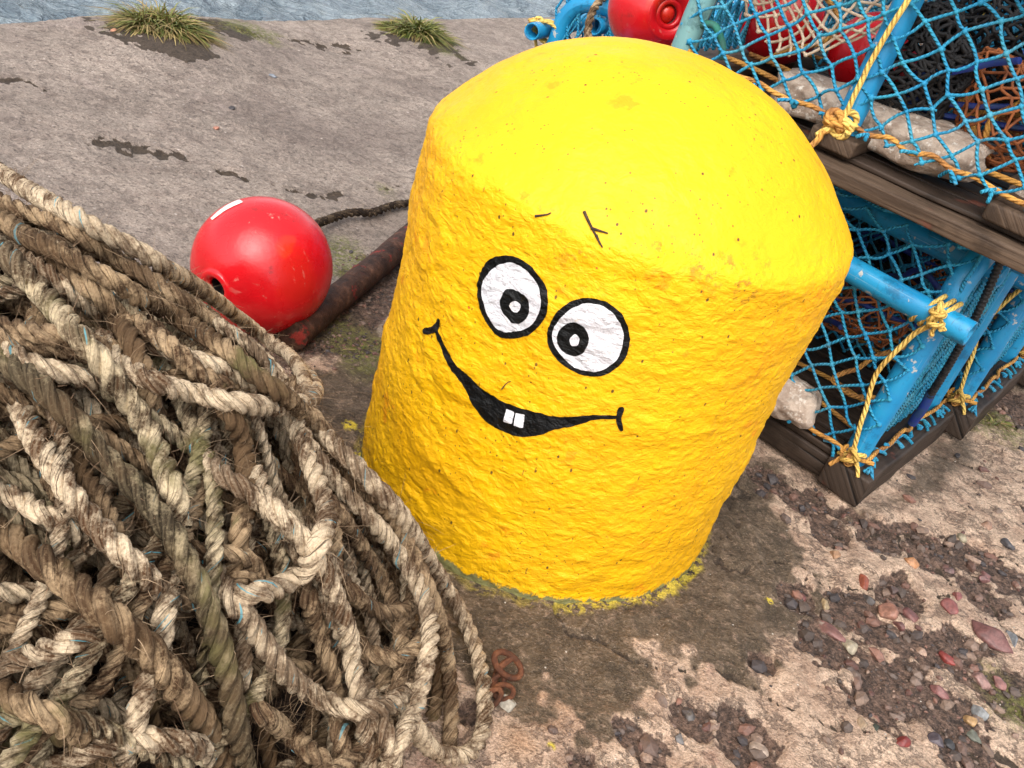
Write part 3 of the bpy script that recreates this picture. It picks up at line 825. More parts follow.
tag(mesh_np('water', np.stack([WXx, WYy, WZ], -1), np.stack([i * nb_ + j, (i + 1) * nb_ + j, (i + 1) * nb_ + j + 1, i * nb_ + j + 1], -1).reshape(-1, 4), M['water']), 'choppy grey blue harbour water', kind='structure')

# ------------------------------------------------------------------ loose gravel and the larger stones
ICO = {}
for sub in (1, 2, 3):
    bm = bmesh.new(); bmesh.ops.create_icosphere(bm, subdivisions=sub, radius=1.0)
    ICO[sub] = (np.array([v.co[:] for v in bm.verts]), np.array([[v.index for v in f.verts] for f in bm.faces])); bm.free()
STONE_COL = np.array([(.075, .060, .055), (.11, .085, .075), (.17, .115, .095), (.17, .10, .08), (.12, .06, .05), (.26, .19, .15), (.055, .05, .055), (.22, .16, .13), (.17, .13, .11), (.21, .115, .09), (.09, .07, .06)])

def scatter_gravel(n, lo, hi, smin, smax, thr, seed):
    r = np.random.default_rng(seed)
    x = r.uniform(lo[0], hi[0], n); y = r.uniform(lo[1], hi[1], n)
    t = (x - EDGE0[0]) * EN[0] + (y - EDGE0[1]) * EN[1]
    f, _ = ground_fields(x, y, t)
    keep = (r.random(n) < np.maximum(f['gravel'] * thr, .030 * (1 - f['far']) * (1 - f['wet']))) & (np.hypot(x - BC[0], y - BC[1]) > .33)
    x, y = x[keep], y[keep]; k = len(x)
    s = smin * (smax / smin) ** (r.random(k) ** 2.6)
    V0, F0 = ICO[1]; nv = len(V0)
    a = r.uniform(0, 2 * PI, k); sq = np.stack([r.uniform(.8, 1.35, k), r.uniform(.6, 1.0, k), r.uniform(.4, .75, k)], -1)
    noise = 1 + r.uniform(-.22, .22, (k, nv))
    L = V0[None] * noise[..., None] * sq[:, None] * s[:, None, None]
    ca, sa = np.cos(a)[:, None], np.sin(a)[:, None]
    W = np.stack([L[..., 0] * ca - L[..., 1] * sa + x[:, None], L[..., 0] * sa + L[..., 1] * ca + y[:, None], L[..., 2] + gz(x, y)[:, None] + (s * .18)[:, None]], -1)
    c = STONE_COL[r.integers(0, len(STONE_COL), k)] * r.uniform(.7, 1.25, k)[:, None] * np.array([.95, .86, .78])
    return W.reshape(-1, 3), (F0[None] + (np.arange(k) * nv)[:, None, None]).reshape(-1, 3), np.repeat(c, nv, 0)
ga_ = scatter_gravel(20000, (.15, .6), (1.6, 2.3), .0022, .0150, .55, 5)
gb_ = scatter_gravel(12000, (-.55, 1.35), (-.1, 2.2), .002, .006, .3, 6)
Vg = np.vstack([ga_[0], gb_[0]]); Fg = np.vstack([ga_[1], gb_[1] + len(ga_[0])]); Cg = np.vstack([ga_[2], gb_[2]])
tag(mesh_np('gravel', Vg, Fg, M['gravel'], attrs={'tint': Cg}, smooth=False), 'loose dark and reddish grit lying in the broken concrete', kind='stuff')

PEB = {}
def stone(px, py, w, h, ang, col, label, name='stone', flat=.5):
    """one loose stone: w x h pixels large in the photograph, lying on the ground"""
    c = on_z(px, py); depth = (c - CAM) @ _fw
    a, b = w * depth / F / 2, h * depth / F / 2 * 1.35
    seed = int(px * 7 + py) % 89
    V0, F0 = ICO[3]
    # angular: clip a noisy ball with a few random planes
    r = np.random.default_rng(seed); Vn = V0 * (1 + .16 * fbm(V0 * 1.2 + seed, 3, seed)[:, None])
    for _ in range(11):
        n = r.normal(size=3); n /= np.linalg.norm(n); d = r.uniform(.48, .82)
        ex = np.maximum(Vn @ n - d, 0); Vn = Vn - ex[:, None] * n * .97
    Vn = Vn + .02 * np.stack([fbm(Vn * 6 + seed + k, 2, k) for k in range(3)], -1)
    X = Vn * np.array([a, b, min(a, b) * flat * 1.5])
    col = tuple(np.array(col) * np.array([.80, .82, .82])); key = tuple(col)
    if key not in PEB: PEB[key] = mat_pebble('pebble_stone', col)
    o = mesh_np(name, X, F0, PEB[key])
    o.location = (c[0], c[1], float(gz(c[0], c[1])[0]) + min(a, b) * flat * .18)
    o.rotation_euler = (0, 0, math.radians(ang))
    return tag(o, label, 'stone', 'stones lying on the broken concrete')

RED, BRN, GRY, PNK, TAN, ORG, WHT, BLU = (.24, .045, .040), (.15, .075, .060), (.13, .12, .12), (.32, .17, .14), (.42, .30, .17), (.42, .19, .08), (.46, .42, .36), (.17, .18, .20)
for a in [
    (988, 640, 62, 22, -38, (.20, .085, .075), 'long dull red stone slab, largest loose stone right of the bollard'),
    (886, 615, 22, 17, -20, (.34, .16, .11), 'rounded orange pink pebble on the dark grit below the pots'),
    (912, 615, 30, 13, -45, (.21, .085, .075), 'narrow brick red shard right beside the orange pink pebble'),
    (947, 612, 20, 16, 10, (.26, .08, .07), 'squarish red stone between the red shard and the long red slab'),
    (852, 645, 19, 19, 0, (.45, .37, .26), 'pale cream pebble at the edge of the smooth concrete'),
    (801, 594, 17, 11, 0, (.17, .055, .045), 'small dark red stone near the yellow paint fleck'),
    (826, 604, 14, 12, 20, TAN, 'small tan stone right of the dark red one'),
    (909, 565, 20, 12, -20, (.46, .21, .09), 'flat orange tan pebble just past the smooth concrete patch'),
    (862, 585, 13, 17, 10, (.33, .085, .045), 'bright orange red brick chip standing in the grit'),
    (950, 660, 28, 12, -35, (.27, .045, .035), 'bright red brick splinter left of the long red slab'),
    (981, 678, 24, 19, 0, (.36, .20, .17), 'smooth pale pink stone under the long red slab'),
    (1000, 682, 17, 15, 0, (.33, .15, .13), 'small pink stone touching the smooth pale pink one'),
    (971, 718, 17, 13, 0, (.46, .27, .12), 'yellowish tan pebble beside the grey stones at lower right'),
    (981, 713, 22, 14, -15, (.27, .27, .27), 'flat light grey stone above the olive grey one at lower right'),
    (976, 733, 16, 17, 30, (.17, .17, .13), 'olive grey stone under the flat light grey stone'),
    (901, 745, 18, 13, 10, (.25, .04, .035), 'vivid red stone chip nearest the camera'),
    (935, 743, 21, 12, -50, (.10, .075, .085), 'dark purple grey stone right of the vivid red chip'),
    (950, 741, 17, 10, -60, (.055, .05, .05), 'small black stone leaning by the dark purple grey one'),
    (873, 730, 11, 11, 0, (.05, .055, .035), 'round black green pebble in the lower grit patch'),
    (861, 727, 12, 12, 0, (.36, .25, .16), 'beige pebble left of the round black green pebble'),
    (985, 527, 15, 11, 0, (.36, .20, .13), 'light pinkish stone on the bare soil near the right edge'),
    (961, 538, 13, 10, -10, (.40, .33, .22), 'cream nub of stone on the soil below the second pot'),
    (1007, 546, 16, 13, 15, (.10, .09, .095), 'dark grey stone on the soil near the right edge'),
    (985, 575, 14, 11, 0, (.26, .12, .11), 'mauve red stone right of the flat orange tan pebble'),
    (984, 580, 13, 9, 30, (.22, .10, .09), 'smaller mauve stone just below the mauve red stone'),
    (955, 600, 11, 11, 0, (.27, .09, .08), 'small red stone just above the long red slab'),
    (898, 627, 13, 11, 0, (.18, .075, .065), 'small brown red stone under the red shard'),
    (870, 600, 18, 10, -20, (.09, .075, .07), 'blackish flat stone below the bright orange red chip'),
    (833, 632, 40, 14, -32, (.22, .10, .085), 'flat dusky red stone sunk in the hollow left of the cream pebble'),
    (834, 557, 13, 11, 0, (.40, .22, .12), 'orange flake of leaf sized stone on the smooth concrete patch'),
    (950, 570, 12, 10, 40, (.19, .11, .10), 'little brown stone between the orange tan pebble and the soil'),
    (757, 748, 26, 13, -25, (.42, .31, .24), 'pale flat chip of concrete at the bottom of the grit patch'),
    (690, 715, 22, 12, -50, (.14, .12, .11), 'slate grey stone in the small hollow below the bollard'),
    (677, 742, 17, 10, -50, (.15, .13, .12), 'second slate grey stone lower in the small hollow'),
    (922, 652, 16, 10, 20, (.44, .28, .20), 'salmon stone left of the bright red splinter'),
    (1012, 640, 14, 20, 0, (.24, .24, .25), 'upright bluish grey stone past the long red slab'),
    (893, 590, 16, 12, -10, (.12, .075, .065), 'dark brown stone above the orange pink pebble'),
    (940, 690, 22, 10, -40, (.25, .10, .09), 'dull red sliver below the bright red splinter'),
    (508, 706, 20, 18, 20, (.50, .43, .34), 'pale rounded stone beside the rusty shackle and the rope edge'),
    (216, 129, 9, 7, 0, (.46, .20, .13), 'lone orange stone out on the grey slab'),
    (231, 110, 9, 5, 0, (.05, .04, .04), 'lone black stone out on the grey slab'),
    (272, 81, 14, 5, 0, (.26, .27, .30), 'bluish flat stone far out on the grey slab'),
    (113, 43, 6, 6, 0, (.60, .28, .17), 'orange pebble beside the larger grass tuft'),
    (958, 455, 8, 6, 0, (.06, .05, .05), 'small black stone on the pale concrete by the second pot'),
]:
    stone(*a)

# ================================================================== FLOATS, BAR, LINE, SHACKLE
def axis_basis(ax):
    ax = np.asarray(ax, float); ax /= np.linalg.norm(ax)
    h = np.array([0, 0, 1.0]) if abs(ax[2]) < .9 else np.array([1.0, 0, 0])
    e1 = np.cross(h, ax); e1 /= np.linalg.norm(e1)
    return e1, np.cross(ax, e1), ax

def red_float(loc, R, axis, label, hub=False, mark=None, squash=.99):
    """moulded fishing float: squashed ball with a through hole and rounded lips"""
    root = empty('fishing_float', loc)
    tag(root, label, 'float', 'red fishing floats')
    e1, e2, e3 = axis_basis(axis)
    hr = R * (.40 if hub else .20)
    a0 = math.asin(hr * 1.25 / R)
    psi = np.linspace(a0, PI - a0, 60)
    r = R * np.sin(psi) ** .93; z = R * squash * np.cos(psi)
    lipn = 8
    zt = z[0]; 
    lip = [(hr * 1.02 + (r[0] - hr * 1.02) * math.cos(t), zt + R * .028 * math.sin(t) - (0 if t < PI / 2 else R * .05 * (t - PI / 2))) for t in np.linspace(.3, PI * .95, lipn)]
    inner = [(hr, zt - R * .15), (hr * .97, zt - R * .5), (hr * .9, 0)]
    prof = inner[::-1] + lip[::-1] + list(zip(r, z)) + [(x, -y) for x, y in lip] + [(x, -y) for x, y in inner[:2]] + [(hr * .9, 0)]
    prof = np.array(prof); k = 72
    al = np.linspace(0, 2 * PI, k, endpoint=False)
    Vv = (prof[:, 0][:, None, None] * (np.cos(al)[None, :, None] * e1 + np.sin(al)[None, :, None] * e2) + prof[:, 1][:, None, None] * e3)
    n = len(prof)
    i, j = np.meshgrid(np.arange(n - 1), np.arange(k), indexing='ij')
    Fq = np.stack([i * k + j, i * k + (j + 1) % k, (i + 1) * k + (j + 1) % k, (i + 1) * k + j], -1).reshape(-1, 4)[:, ::-1]
    Vf = Vv.reshape(-1, 3); Vf = Vf * (1 + .006 * fbm(Vf / (R * .8), 2, 4)[:, None])
    mesh_np('shell', Vf, Fq, M['red'], root)
    if not hub:
        n_ = 40; al_ = np.linspace(0, 2 * PI, n_, endpoint=False); dz = np.linspace(zt - R * .10, 0, 8)
        Vb = np.array([hr * .965 * (math.cos(t_) * e1 + math.sin(t_) * e2) + e3 * z_ for z_ in dz for t_ in al_] + [e3 * 0.0])
        ib, jb = np.meshgrid(np.arange(7), np.arange(n_), indexing='ij')
        Fb = np.stack([ib * n_ + jb, ib * n_ + (jb + 1) % n_, (ib + 1) * n_ + (jb + 1) % n_, (ib + 1) * n_ + jb], -1).reshape(-1, 4)
        mesh_np('bore_shade', Vb, Fb, M['chainblack'], root)  # black sleeve puts the shade of the hole into the colour
    if hub:
        mb = MB()
        for s_, rr in ((1, .26),):
            ring = np.stack([rr * R * (np.cos(t) * e1 + np.sin(t) * e2) + e3 * (zt - R * .10) for t in np.linspace(0, 2 * PI, 40)])
            mb.tube(ring, R * .07, 10, cap=False)
        mb.blob(e3 * (zt - R * .26), R * .22, 3, (1, 1, 1), .05)
        mb.build('hub', M['red'], root)
    if mark is not None:
        c0, c1, wd = mark          # directions on the shell
        def onshell(d):
            d = d / np.linalg.norm(d); cz = d @ e3; sr = math.sqrt(max(1e-9, 1 - cz * cz))
            tt = np.linspace(.02, PI - .02, 400); rr = R * np.sin(tt) ** .93; zz = R * squash * np.cos(tt)
            k_ = int(np.argmin(np.abs(np.arctan2(rr, zz) - math.acos(cz))))
            rad = (d - cz * e3) / sr
            return rad * rr[k_] + e3 * zz[k_]
        side = np.cross(c0, c1); side /= np.linalg.norm(side)
        rows = []
        for u in np.linspace(0, 1, 22):
            d = c0 * (1 - u) + c1 * u; d /= np.linalg.norm(d)
            ww = wd * (.55 + .45 * u) * (1 - .25 * (2 * u - 1) ** 6)
            rows.append([onshell(d + side * ww * v) * 1.009 for v in np.linspace(-1, 1, 7)])
        rows = np.array(rows); n_, m_ = rows.shape[:2]
        i, j = np.meshgrid(np.arange(n_ - 1), np.arange(m_ - 1), indexing='ij')
        mesh_np('paint_mark', rows.reshape(-1, 3), np.stack([i * m_ + j, i * m_ + j + 1, (i + 1) * m_ + j + 1, (i + 1) * m_ + j], -1).reshape(-1, 4), M['markwhite'], root)
    return root

bc = on_z(262.5, 266, .117)
def cam_dir(rx, dy, tw): v = _rt * rx - _up * dy - _fw * tw; return v / np.linalg.norm(v)
red_float(bc, .125, cam_dir(-.50, .42, .76), 'shiny red float with a white paint stroke lying on the quay beside the bollard', mark=(cam_dir(-.55, -.57, .60), cam_dir(-.18, -.86, .48), .11))

# rusty bar lying on the ground
pa = on_z(293, 337, .03); pb = on_z(404, 243, .03)
pd = (pb - pa) / np.linalg.norm(pb - pa)
pts = np.array([pa + pd * t for t in np.linspace(0, np.linalg.norm(pb - pa) + .35, 30)])
pts[:, 2] = gz(pts[:, 0], pts[:, 1]).max() * .5 + .031
mb = MB(); mb.tube(pts + .003 * np.stack([fbm(pts * 9 + k, 2, k) for k in range(3)], -1), .0285 * (1 + .05 * fbm(pts * 22, 3, 8)), 22)
tag(mb.build('iron_bar', M['pole']), 'dark rusty iron bar flecked with red paint lying behind the bollard', 'iron bar')

ROPE_REG = []
def rope_geo(Pc, r, lay=3.3, m=8, strands=3, phase=0.0):
    """three-strand laid rope along a centre line; returns V, F, UV"""
    Pc = np.asarray(Pc, float); T, N, B = frames(Pc); s = arclen(Pc); n = len(Pc)
    L = lay * 2 * r; rs = r * .555; rh = r * .465
    Vs, Fs, Us = [], [], []
    jit = 1 + .06 * fbm(np.stack([s / (r * 5), 0 * s + phase, 0 * s], -1), 2, 5)
    al = np.linspace(0, 2 * PI, m + 1)
    for k in range(strands):
        ph = 2 * PI * (s / L + k / strands) + phase + .5 * fbm(np.stack([s / (r * 14), 0 * s + phase, 0 * s], -1), 2, 9)
        e = N * np.cos(ph)[:, None] + B * np.sin(ph)[:, None]
        f = -N * np.sin(ph)[:, None] + B * np.cos(ph)[:, None]
        rk = rs * jit * (1 + .10 * fbm(np.stack([s / (r * 3), 0 * s + k * 7 + phase, 0 * s], -1), 2, 15))
        C = Pc + e * (rh * jit)[:, None]
        V = C[:, None] + rk[:, None, None] * (e[:, None] * np.cos(al)[None, :, None] + f[:, None] * np.sin(al)[None, :, None])
        U = np.stack([np.broadcast_to(al / (2 * PI), (n, m + 1)) + 0.37 * k, np.broadcast_to((s + phase + k * 3.1)[:, None], (n, m + 1))], -1)
        i, j = np.meshgrid(np.arange(n - 1), np.arange(m), indexing='ij'); w = m + 1
        Fq = np.stack([i * w + j, i * w + j + 1, (i + 1) * w + j + 1, (i + 1) * w + j], -1).reshape(-1, 4)
        off = k * n * w
        Vs.append(V.reshape(-1, 3)); Fs.append(Fq + off); Us.append(U.reshape(-1, 2))
    return np.vstack(Vs), np.vstack(Fs), np.vstack(Us)

def fibres_geo(Pc, r, per_m, seed, lmax=.015, wide=.00028):
    rg = np.random.default_rng(seed)
    T, N, B = frames(Pc); S = arclen(Pc); n = max(1, int(per_m * S[-1]))
    # frays come in patches
    den = .25 + np.clip(fbm(np.stack([S / .09, 0 * S + seed, 0 * S], -1), 3, 3) * 2.2, 0, None) ** 1.3
    k = rg.choice(len(Pc), n, p=den / den.sum())
    a = rg.uniform(0, 2 * PI, n)
    e = N[k] * np.cos(a)[:, None] + B[k] * np.sin(a)[:, None]
    ln = rg.uniform(.25, 1, n) ** 1.6 * lmax
    d = T[k] * rg.normal(0, .9, n)[:, None] + e * rg.uniform(.25, 1.1, n)[:, None] + rg.normal(0, .35, (n, 3))
    d /= np.linalg.norm(d, axis=1)[:, None]
    cv = rg.normal(0, 1.0, (n, 3)); cv[:, 2] -= .35
    p0 = Pc[k] + e * (r * .93)
    side = np.cross(d, rg.normal(size=(n, 3))); side /= np.linalg.norm(side, axis=1)[:, None]
    rows = []
    for q, w in ((0, 1.0), (.35, .9), (.7, .7), (1.0, .25)):
        c = p0 + d * (ln * q)[:, None] + cv * (ln * q * q)[:, None] * .8
        rows += [c - side * wide * w, c + side * wide * w]
    V = np.stack(rows, 1).reshape(-1, 3)
    b = np.arange(n)[:, None] * 8
    Fq = np.concatenate([b + np.array([2 * q, 2 * q + 1, 2 * q + 3, 2 * q + 2]) for q in range(3)])
    return V, Fq

def make_rope(name, Pc, r, mat, label, cat='rope', group=None, fuzz=200, seed=1, lay=3.3, m=8, lmax=.024):
    V, Fq, U = rope_geo(Pc, r, lay, m, 3, (seed * 1.37) % 6.28)
    o = mesh_np(name, V, Fq, mat, uv=U)
    tag(o, label, cat, group)
    if fuzz:
        fv, ff = fibres_geo(Pc, r, fuzz, seed, lmax)
        tag(mesh_np('frayed_fibres', fv, ff, M['fibre'], o), kind='stuff')
    return o

# tarred line from the float to the bollard
q = [on_z(x, y, z) for x, y, z in ((300, 235, .10), (322, 222, .035), (345, 214, .02), (372, 212, .016), (395, 205, .016), (415, 202, .016), (450, 190, .016))]
q = spline(q, .005); q[:, 2] += .004 * fbm(q * 20, 2, 3)
make_rope('tarred_line', q, .0105, M['rope_dark'], 'thin black tarred line running from the red float behind the bollard', fuzz=500, seed=3, lay=2.6, lmax=.014)

# rusty shackle with pin and a scrap of chain
sh = empty('rusty_shackle', (0, 0, 0)); tag(sh, 'rusty iron shackle with its ring standing on the damp concrete by the rope', 'shackle')
def gpt(x, y, h=0.0):
    p = on_z(x, y, h); return np.array([p[0], p[1], float(gz(p[0], p[1])[0]) + h])
c = on_z(508, 664, .03); c[2] = float(gz(c[0], c[1])[0]) + .031
e1 = _rt * .75 - _up * .66; e1 /= np.linalg.norm(e1); nrm = -_fw * .75 + _up * .5; nrm -= e1 * (nrm @ e1); nrm /= np.linalg.norm(nrm); e2 = np.cross(nrm, e1)
ring = np.array([c + e1 * .021 * math.cos(t) + e2 * .0125 * math.sin(t) for t in np.linspace(0, 2 * PI, 44)])
mb = MB(); mb.tube(ring, .0043, 10, cap=False); mb.build('ring', M['rust'], sh)
mb = MB(); mb.tube(spline([c - e1 * .001 + e2 * .012, c - e2 * .004 - _rt * .008, gpt(497, 672, .014), gpt(493, 690, .008)], .004), .0045, 10); mb.build('pin', M['rust'], sh)
mb = MB()
for (x, y, hgt, an) in ((497, 684, .012, 1.2), (503, 693, .010, .2), (492, 700, .010, 1.0)):
    cc = gpt(x, y, hgt)
    lk = np.array([cc + np.array([math.cos(an) * .013 * math.cos(t) - math.sin(an) * .007 * math.sin(t), math.sin(an) * .013 * math.cos(t) + math.cos(an) * .007 * math.sin(t), .006 * math.sin(t + an)]) for t in np.linspace(0, 2 * PI, 30)])
    mb.tube(lk, .0036, 8, cap=False)
mb.build('chain_links', M['rust'], sh)

# ================================================================== GRASS
def tuft(px, py, w, hgt, n, label, seed, dry=.4, name='grass_tuft', lean=(.3, -.2), wid=.004, base=None):
    c = on_z(px, py) if base is None else np.array([*base, 0])
    root = empty(name, (c[0], c[1], float(gz(c[0], c[1])[0]))); tag(root, label, 'grass tuft')
    rg = np.random.default_rng(seed)
    for part, mat, cnt in (('green_blades', M['leaf'], int(n * (1 - dry))), ('dry_blades', M['leaf_dry'], int(n * dry))):
        rr = np.sqrt(rg.random(cnt)); aa = rg.uniform(0, 2 * PI, cnt)
        p = np.stack([rr * np.cos(aa) * w, rr * np.sin(aa) * w * .6, np.zeros(cnt)], -1)
        ca, sa = ED[0], ED[1]
        p = np.stack([p[:, 0] * .8 - p[:, 1] * .3, p[:, 0] * .3 + p[:, 1] * .8, p[:, 2]], -1)
        p[:, 2] = gz(p[:, 0] + c[0], p[:, 1] + c[1]) - root.location.z - .004
        L = hgt * rg.uniform(.25, 1, cnt) ** 1.3 * (1.05 - .6 * rr) * (.65 + .6 * np.clip(.5 + fbm(np.stack([p[:, 0] / (w * .35), p[:, 1] / (w * .35), 0 * aa + seed], -1), 2, 5) * 1.5, 0, 1))
        d = np.stack([np.cos(aa) * rr * .8 + lean[0], np.sin(aa) * rr * .8 + lean[1], np.full(cnt, .9)], -1) + rg.normal(0, .55, (cnt, 3)); d[:, 2] = np.abs(d[:, 2]) * (1 if part[0] == 'g' else .5)
        d /= np.linalg.norm(d, axis=1)[:, None]
        fall = np.stack([d[:, 0], d[:, 1], -np.full(cnt, .9)], -1)
        side = np.cross(d, np.array([0, 0, 1.0])) + rg.normal(0, .2, (cnt, 3)); side /= np.linalg.norm(side, axis=1)[:, None]
        rows = []
        for q, ww in ((0, .8), (.35, 1.0), (.7, .7), (1.0, .08)):
            cc = p + d * (L * q)[:, None] + fall * (L * q * q * .55)[:, None]
            rows += [cc - side * wid * ww, cc + side * wid * ww]
        V = np.stack(rows, 1).reshape(-1, 3); b = np.arange(cnt)[:, None] * 8
        Fq = np.concatenate([b + np.array([2 * q, 2 * q + 1, 2 * q + 3, 2 * q + 2]) for q in range(3)])
        mesh_np(part, V, Fq, mat, root, attrs={'vary': np.repeat(rg.random(cnt), 8)})
    return root
tuft(160, 40, .125, .17, 4800, 'larger grass tuft with dry blades on the quay edge by the water', 1, .62, wid=.0024)
tuft(412, 40, .14, .15, 4200, 'green leafy tuft on the quay edge nearest the bollard', 2, .35, wid=.0032)
tuft(233, 38, .10, .03, 120, 'low withered patch of grass right of the larger tuft', 3, .85)
tuft(366, 349, .045, .035, 170, 'short green grass sprouting between the iron bar and bollard', 4, .3, wid=.0016)
tuft(995, 424, .05, .04, 200, 'little green grass clump beside the timber base of the second pot', 5, .25, wid=.0022)
tuft(1020, 708, .03, .03, 110, 'bright grass sprig among the stones at the right edge', 6, .15, wid=.0016)

# ================================================================== ROPE HEAP
HC = np.array([-.585, .765]); HR, HH = .60, .30
GX0, GY0, GSTEP = -1.45, -.15, .004
gnx, gny = int(1.8 / GSTEP), int(1.95 / GSTEP)
hx = GX0 + np.arange(gnx) * GSTEP; hy = GY0 + np.arange(gny) * GSTEP
HXX, HYY = np.meshgrid(hx, hy, indexing='ij')
def mound(x, y):
    d = np.hypot(x - HC[0], y - HC[1]) / HR
    return HH * np.clip(1 - d ** 2, 0, None) ** .95
lump = .022 * fbm(p2(HXX.ravel(), HYY.ravel(), .14), 3, 91).reshape(HXX.shape)
MND = mound(HXX, HYY)
HF = np.maximum(gz(HXX.ravel(), HYY.ravel()).reshape(HXX.shape), MND + lump * (MND > .02) - .02)
CORE = HF.copy()

def hsample(x, y):
    a = np.clip(((x - GX0) / GSTEP).round().astype(int), 0, gnx - 1); b = np.clip(((y - GY0) / GSTEP).round().astype(int), 0, gny - 1)
    return HF[a, b]
OFFS = np.array([(0, 0)] + [(math.cos(t) * q, math.sin(t) * q) for q in (.45, .8) for t in np.linspace(0, 2 * PI, 8, endpoint=False)])

def drop(xy, r, tight=.03, sink=0.0):
    """height at which a rope lying along xy comes to rest on what is there"""
    z = np.max([hsample(xy[:, 0] + o[0] * r, xy[:, 1] + o[1] * r) + r * math.sqrt(max(0, 1 - o @ o)) for o in OFFS], axis=0)
    st = max(1e-6, np.median(np.linalg.norm(np.diff(xy, axis=0), axis=1)))
    k = max(1, int(tight / st))
    pad = np.pad(z, k, mode='edge')
    mx = np.max([pad[i:i + len(z)] for i in range(2 * k + 1)], axis=0)
    w = np.hanning(2 * k + 3)[1:-1]; w /= w.sum()
    sm = np.convolve(np.pad(mx, k, mode='edge'), w, 'valid')
    lowp = np.convolve(np.pad(z, k, mode='edge'), w, 'valid')
    return .55 * sm + .45 * np.maximum(lowp, z - r * .35)

def stamp(P_, r):
    k = int(math.ceil(r / GSTEP))
    for dx in range(-k, k + 1):
        for dy in range(-k, k + 1):
            dd = (dx * dx + dy * dy) * GSTEP ** 2
            if dd > r * r: continue
            a = ((P_[:, 0] - GX0) / GSTEP).round().astype(int) + dx; b = ((P_[:, 1] - GY0) / GSTEP).round().astype(int) + dy
            ok = (a >= 0) & (a < gnx) & (b >= 0) & (b < gny)
            np.maximum.at(HF, (a[ok], b[ok]), (P_[:, 2] + math.sqrt(r * r - dd) * .92)[ok])

HEAP = 'ropes of the tangled heap'
# a core of old brown netting the ropes are thrown over
step_ = 3
cz = CORE[::step_, ::step_]; cxx = HXX[::step_, ::step_]; cyy = HYY[::step_, ::step_]
inside = (mound(cxx, cyy) > .015)
rough = .012 * fbm(p2(cxx.ravel(), cyy.ravel(), .03), 3, 77).reshape(cxx.shape)
na_, nb2 = cxx.shape
i, j = np.meshgrid(np.arange(na_ - 1), np.arange(nb2 - 1), indexing='ij')
ok = inside[:-1, :-1] & inside[1:, :-1] & inside[:-1, 1:] & inside[1:, 1:]
Q = np.stack([i * nb2 + j, (i + 1) * nb2 + j, (i + 1) * nb2 + j + 1, i * nb2 + j + 1], -1)[ok]
V = np.stack([cxx.ravel(), cyy.ravel(), (cz + rough).ravel()], -1)
used = np.unique(Q); remap = np.full(len(V), -1); remap[used] = np.arange(len(used))
Vc = V[used]
edge_n = np.bincount(remap[Q].ravel(), minlength=len(used)) < 4
Vc[edge_n, 2] = -.02
core = tag(mesh_np('old_netting', Vc, remap[Q], M['netting_brown']), 'dark brown matted netting bundled underneath the heap of ropes', 'netting')
rg = np.random.default_rng(3)
nf = 15000
sel = Vc[rg.integers(0, len(Vc), nf)]
d = rg.normal(size=(nf, 3)); d[:, 2] = np.abs(d[:, 2]) * .8; d /= np.linalg.norm(d, axis=1)[:, None]
side = np.cross(d, rg.normal(size=(nf, 3))); side /= np.linalg.norm(side, axis=1)[:, None]
ln = rg.uniform(.01, .05, nf); cv = rg.normal(0, .6, (nf, 3)); cv[:, 2] -= .4
rows = []
for q, w in ((0, 1), (.4, .9), (.75, .7), (1, .3)):
    c_ = sel + d * (ln * q)[:, None] + cv * (ln * q * q)[:, None]; rows += [c_ - side * .0005 * w, c_ + side * .0005 * w]
b = np.arange(nf)[:, None] * 8
tag(mesh_np('loose_fibres', np.stack(rows, 1).reshape(-1, 3), np.concatenate([b + np.array([2 * q, 2 * q + 1, 2 * q + 3, 2 * q + 2]) for q in range(3)]), M['fibre'], core), kind='stuff')

def heap_rope(xy, r, mat, label, seed, fuzz=170, sinkends=True, name='rope', group=HEAP, m=8, tight=.03, step=.0055, outline=False):
    xy = resample(xy, step)
    z = drop(xy, r, tight)
    Pc = np.column_stack([xy, z])
    if outline:
        for it in range(3):
            q_ = Pc - CAM; zc = q_ @ _fw; px = 512 + F * (q_ @ _rt) / zc; py = 384 - F * (q_ @ _up) / zc
            ex = np.clip(9 + r * F / zc - outline_dist(px, py), 0, 60) * zc / F
            ex = np.where((zc > .2) & (px > -60) & (py > 100), ex, 0)
            w_ = np.hanning(25)[1:-1]; w_ /= w_.sum()
            Pc[:, 2] = np.maximum(Pc[:, 2] - np.convolve(np.pad(ex, 11, mode='edge'), w_, 'valid') * 1.1, gz(Pc[:, 0], Pc[:, 1]) + r)
    if sinkends:
        s = arclen(Pc); e = np.minimum(s, s[-1] - s)
        Pc[:, 2] -= .06 * (1 - sstep(0, .09, e)) ** 1
    stamp(Pc, r)
    k = 5; w = np.hanning(2 * k + 3)[1:-1]; w /= w.sum()
    for c_ in range(3):
        Pc[:, c_] = np.convolve(np.pad(Pc[:, c_], k, mode='edge'), w, 'valid')
    Pc += .0016 * np.stack([fbm(Pc / .05 + 3 * q_, 2, 20 + q_) for q_ in range(3)], -1)
    return make_rope(name, Pc, r, mat, label, 'rope', group, fuzz, seed, 2.35 + .5 * ((seed * 37) % 10) / 10, m)

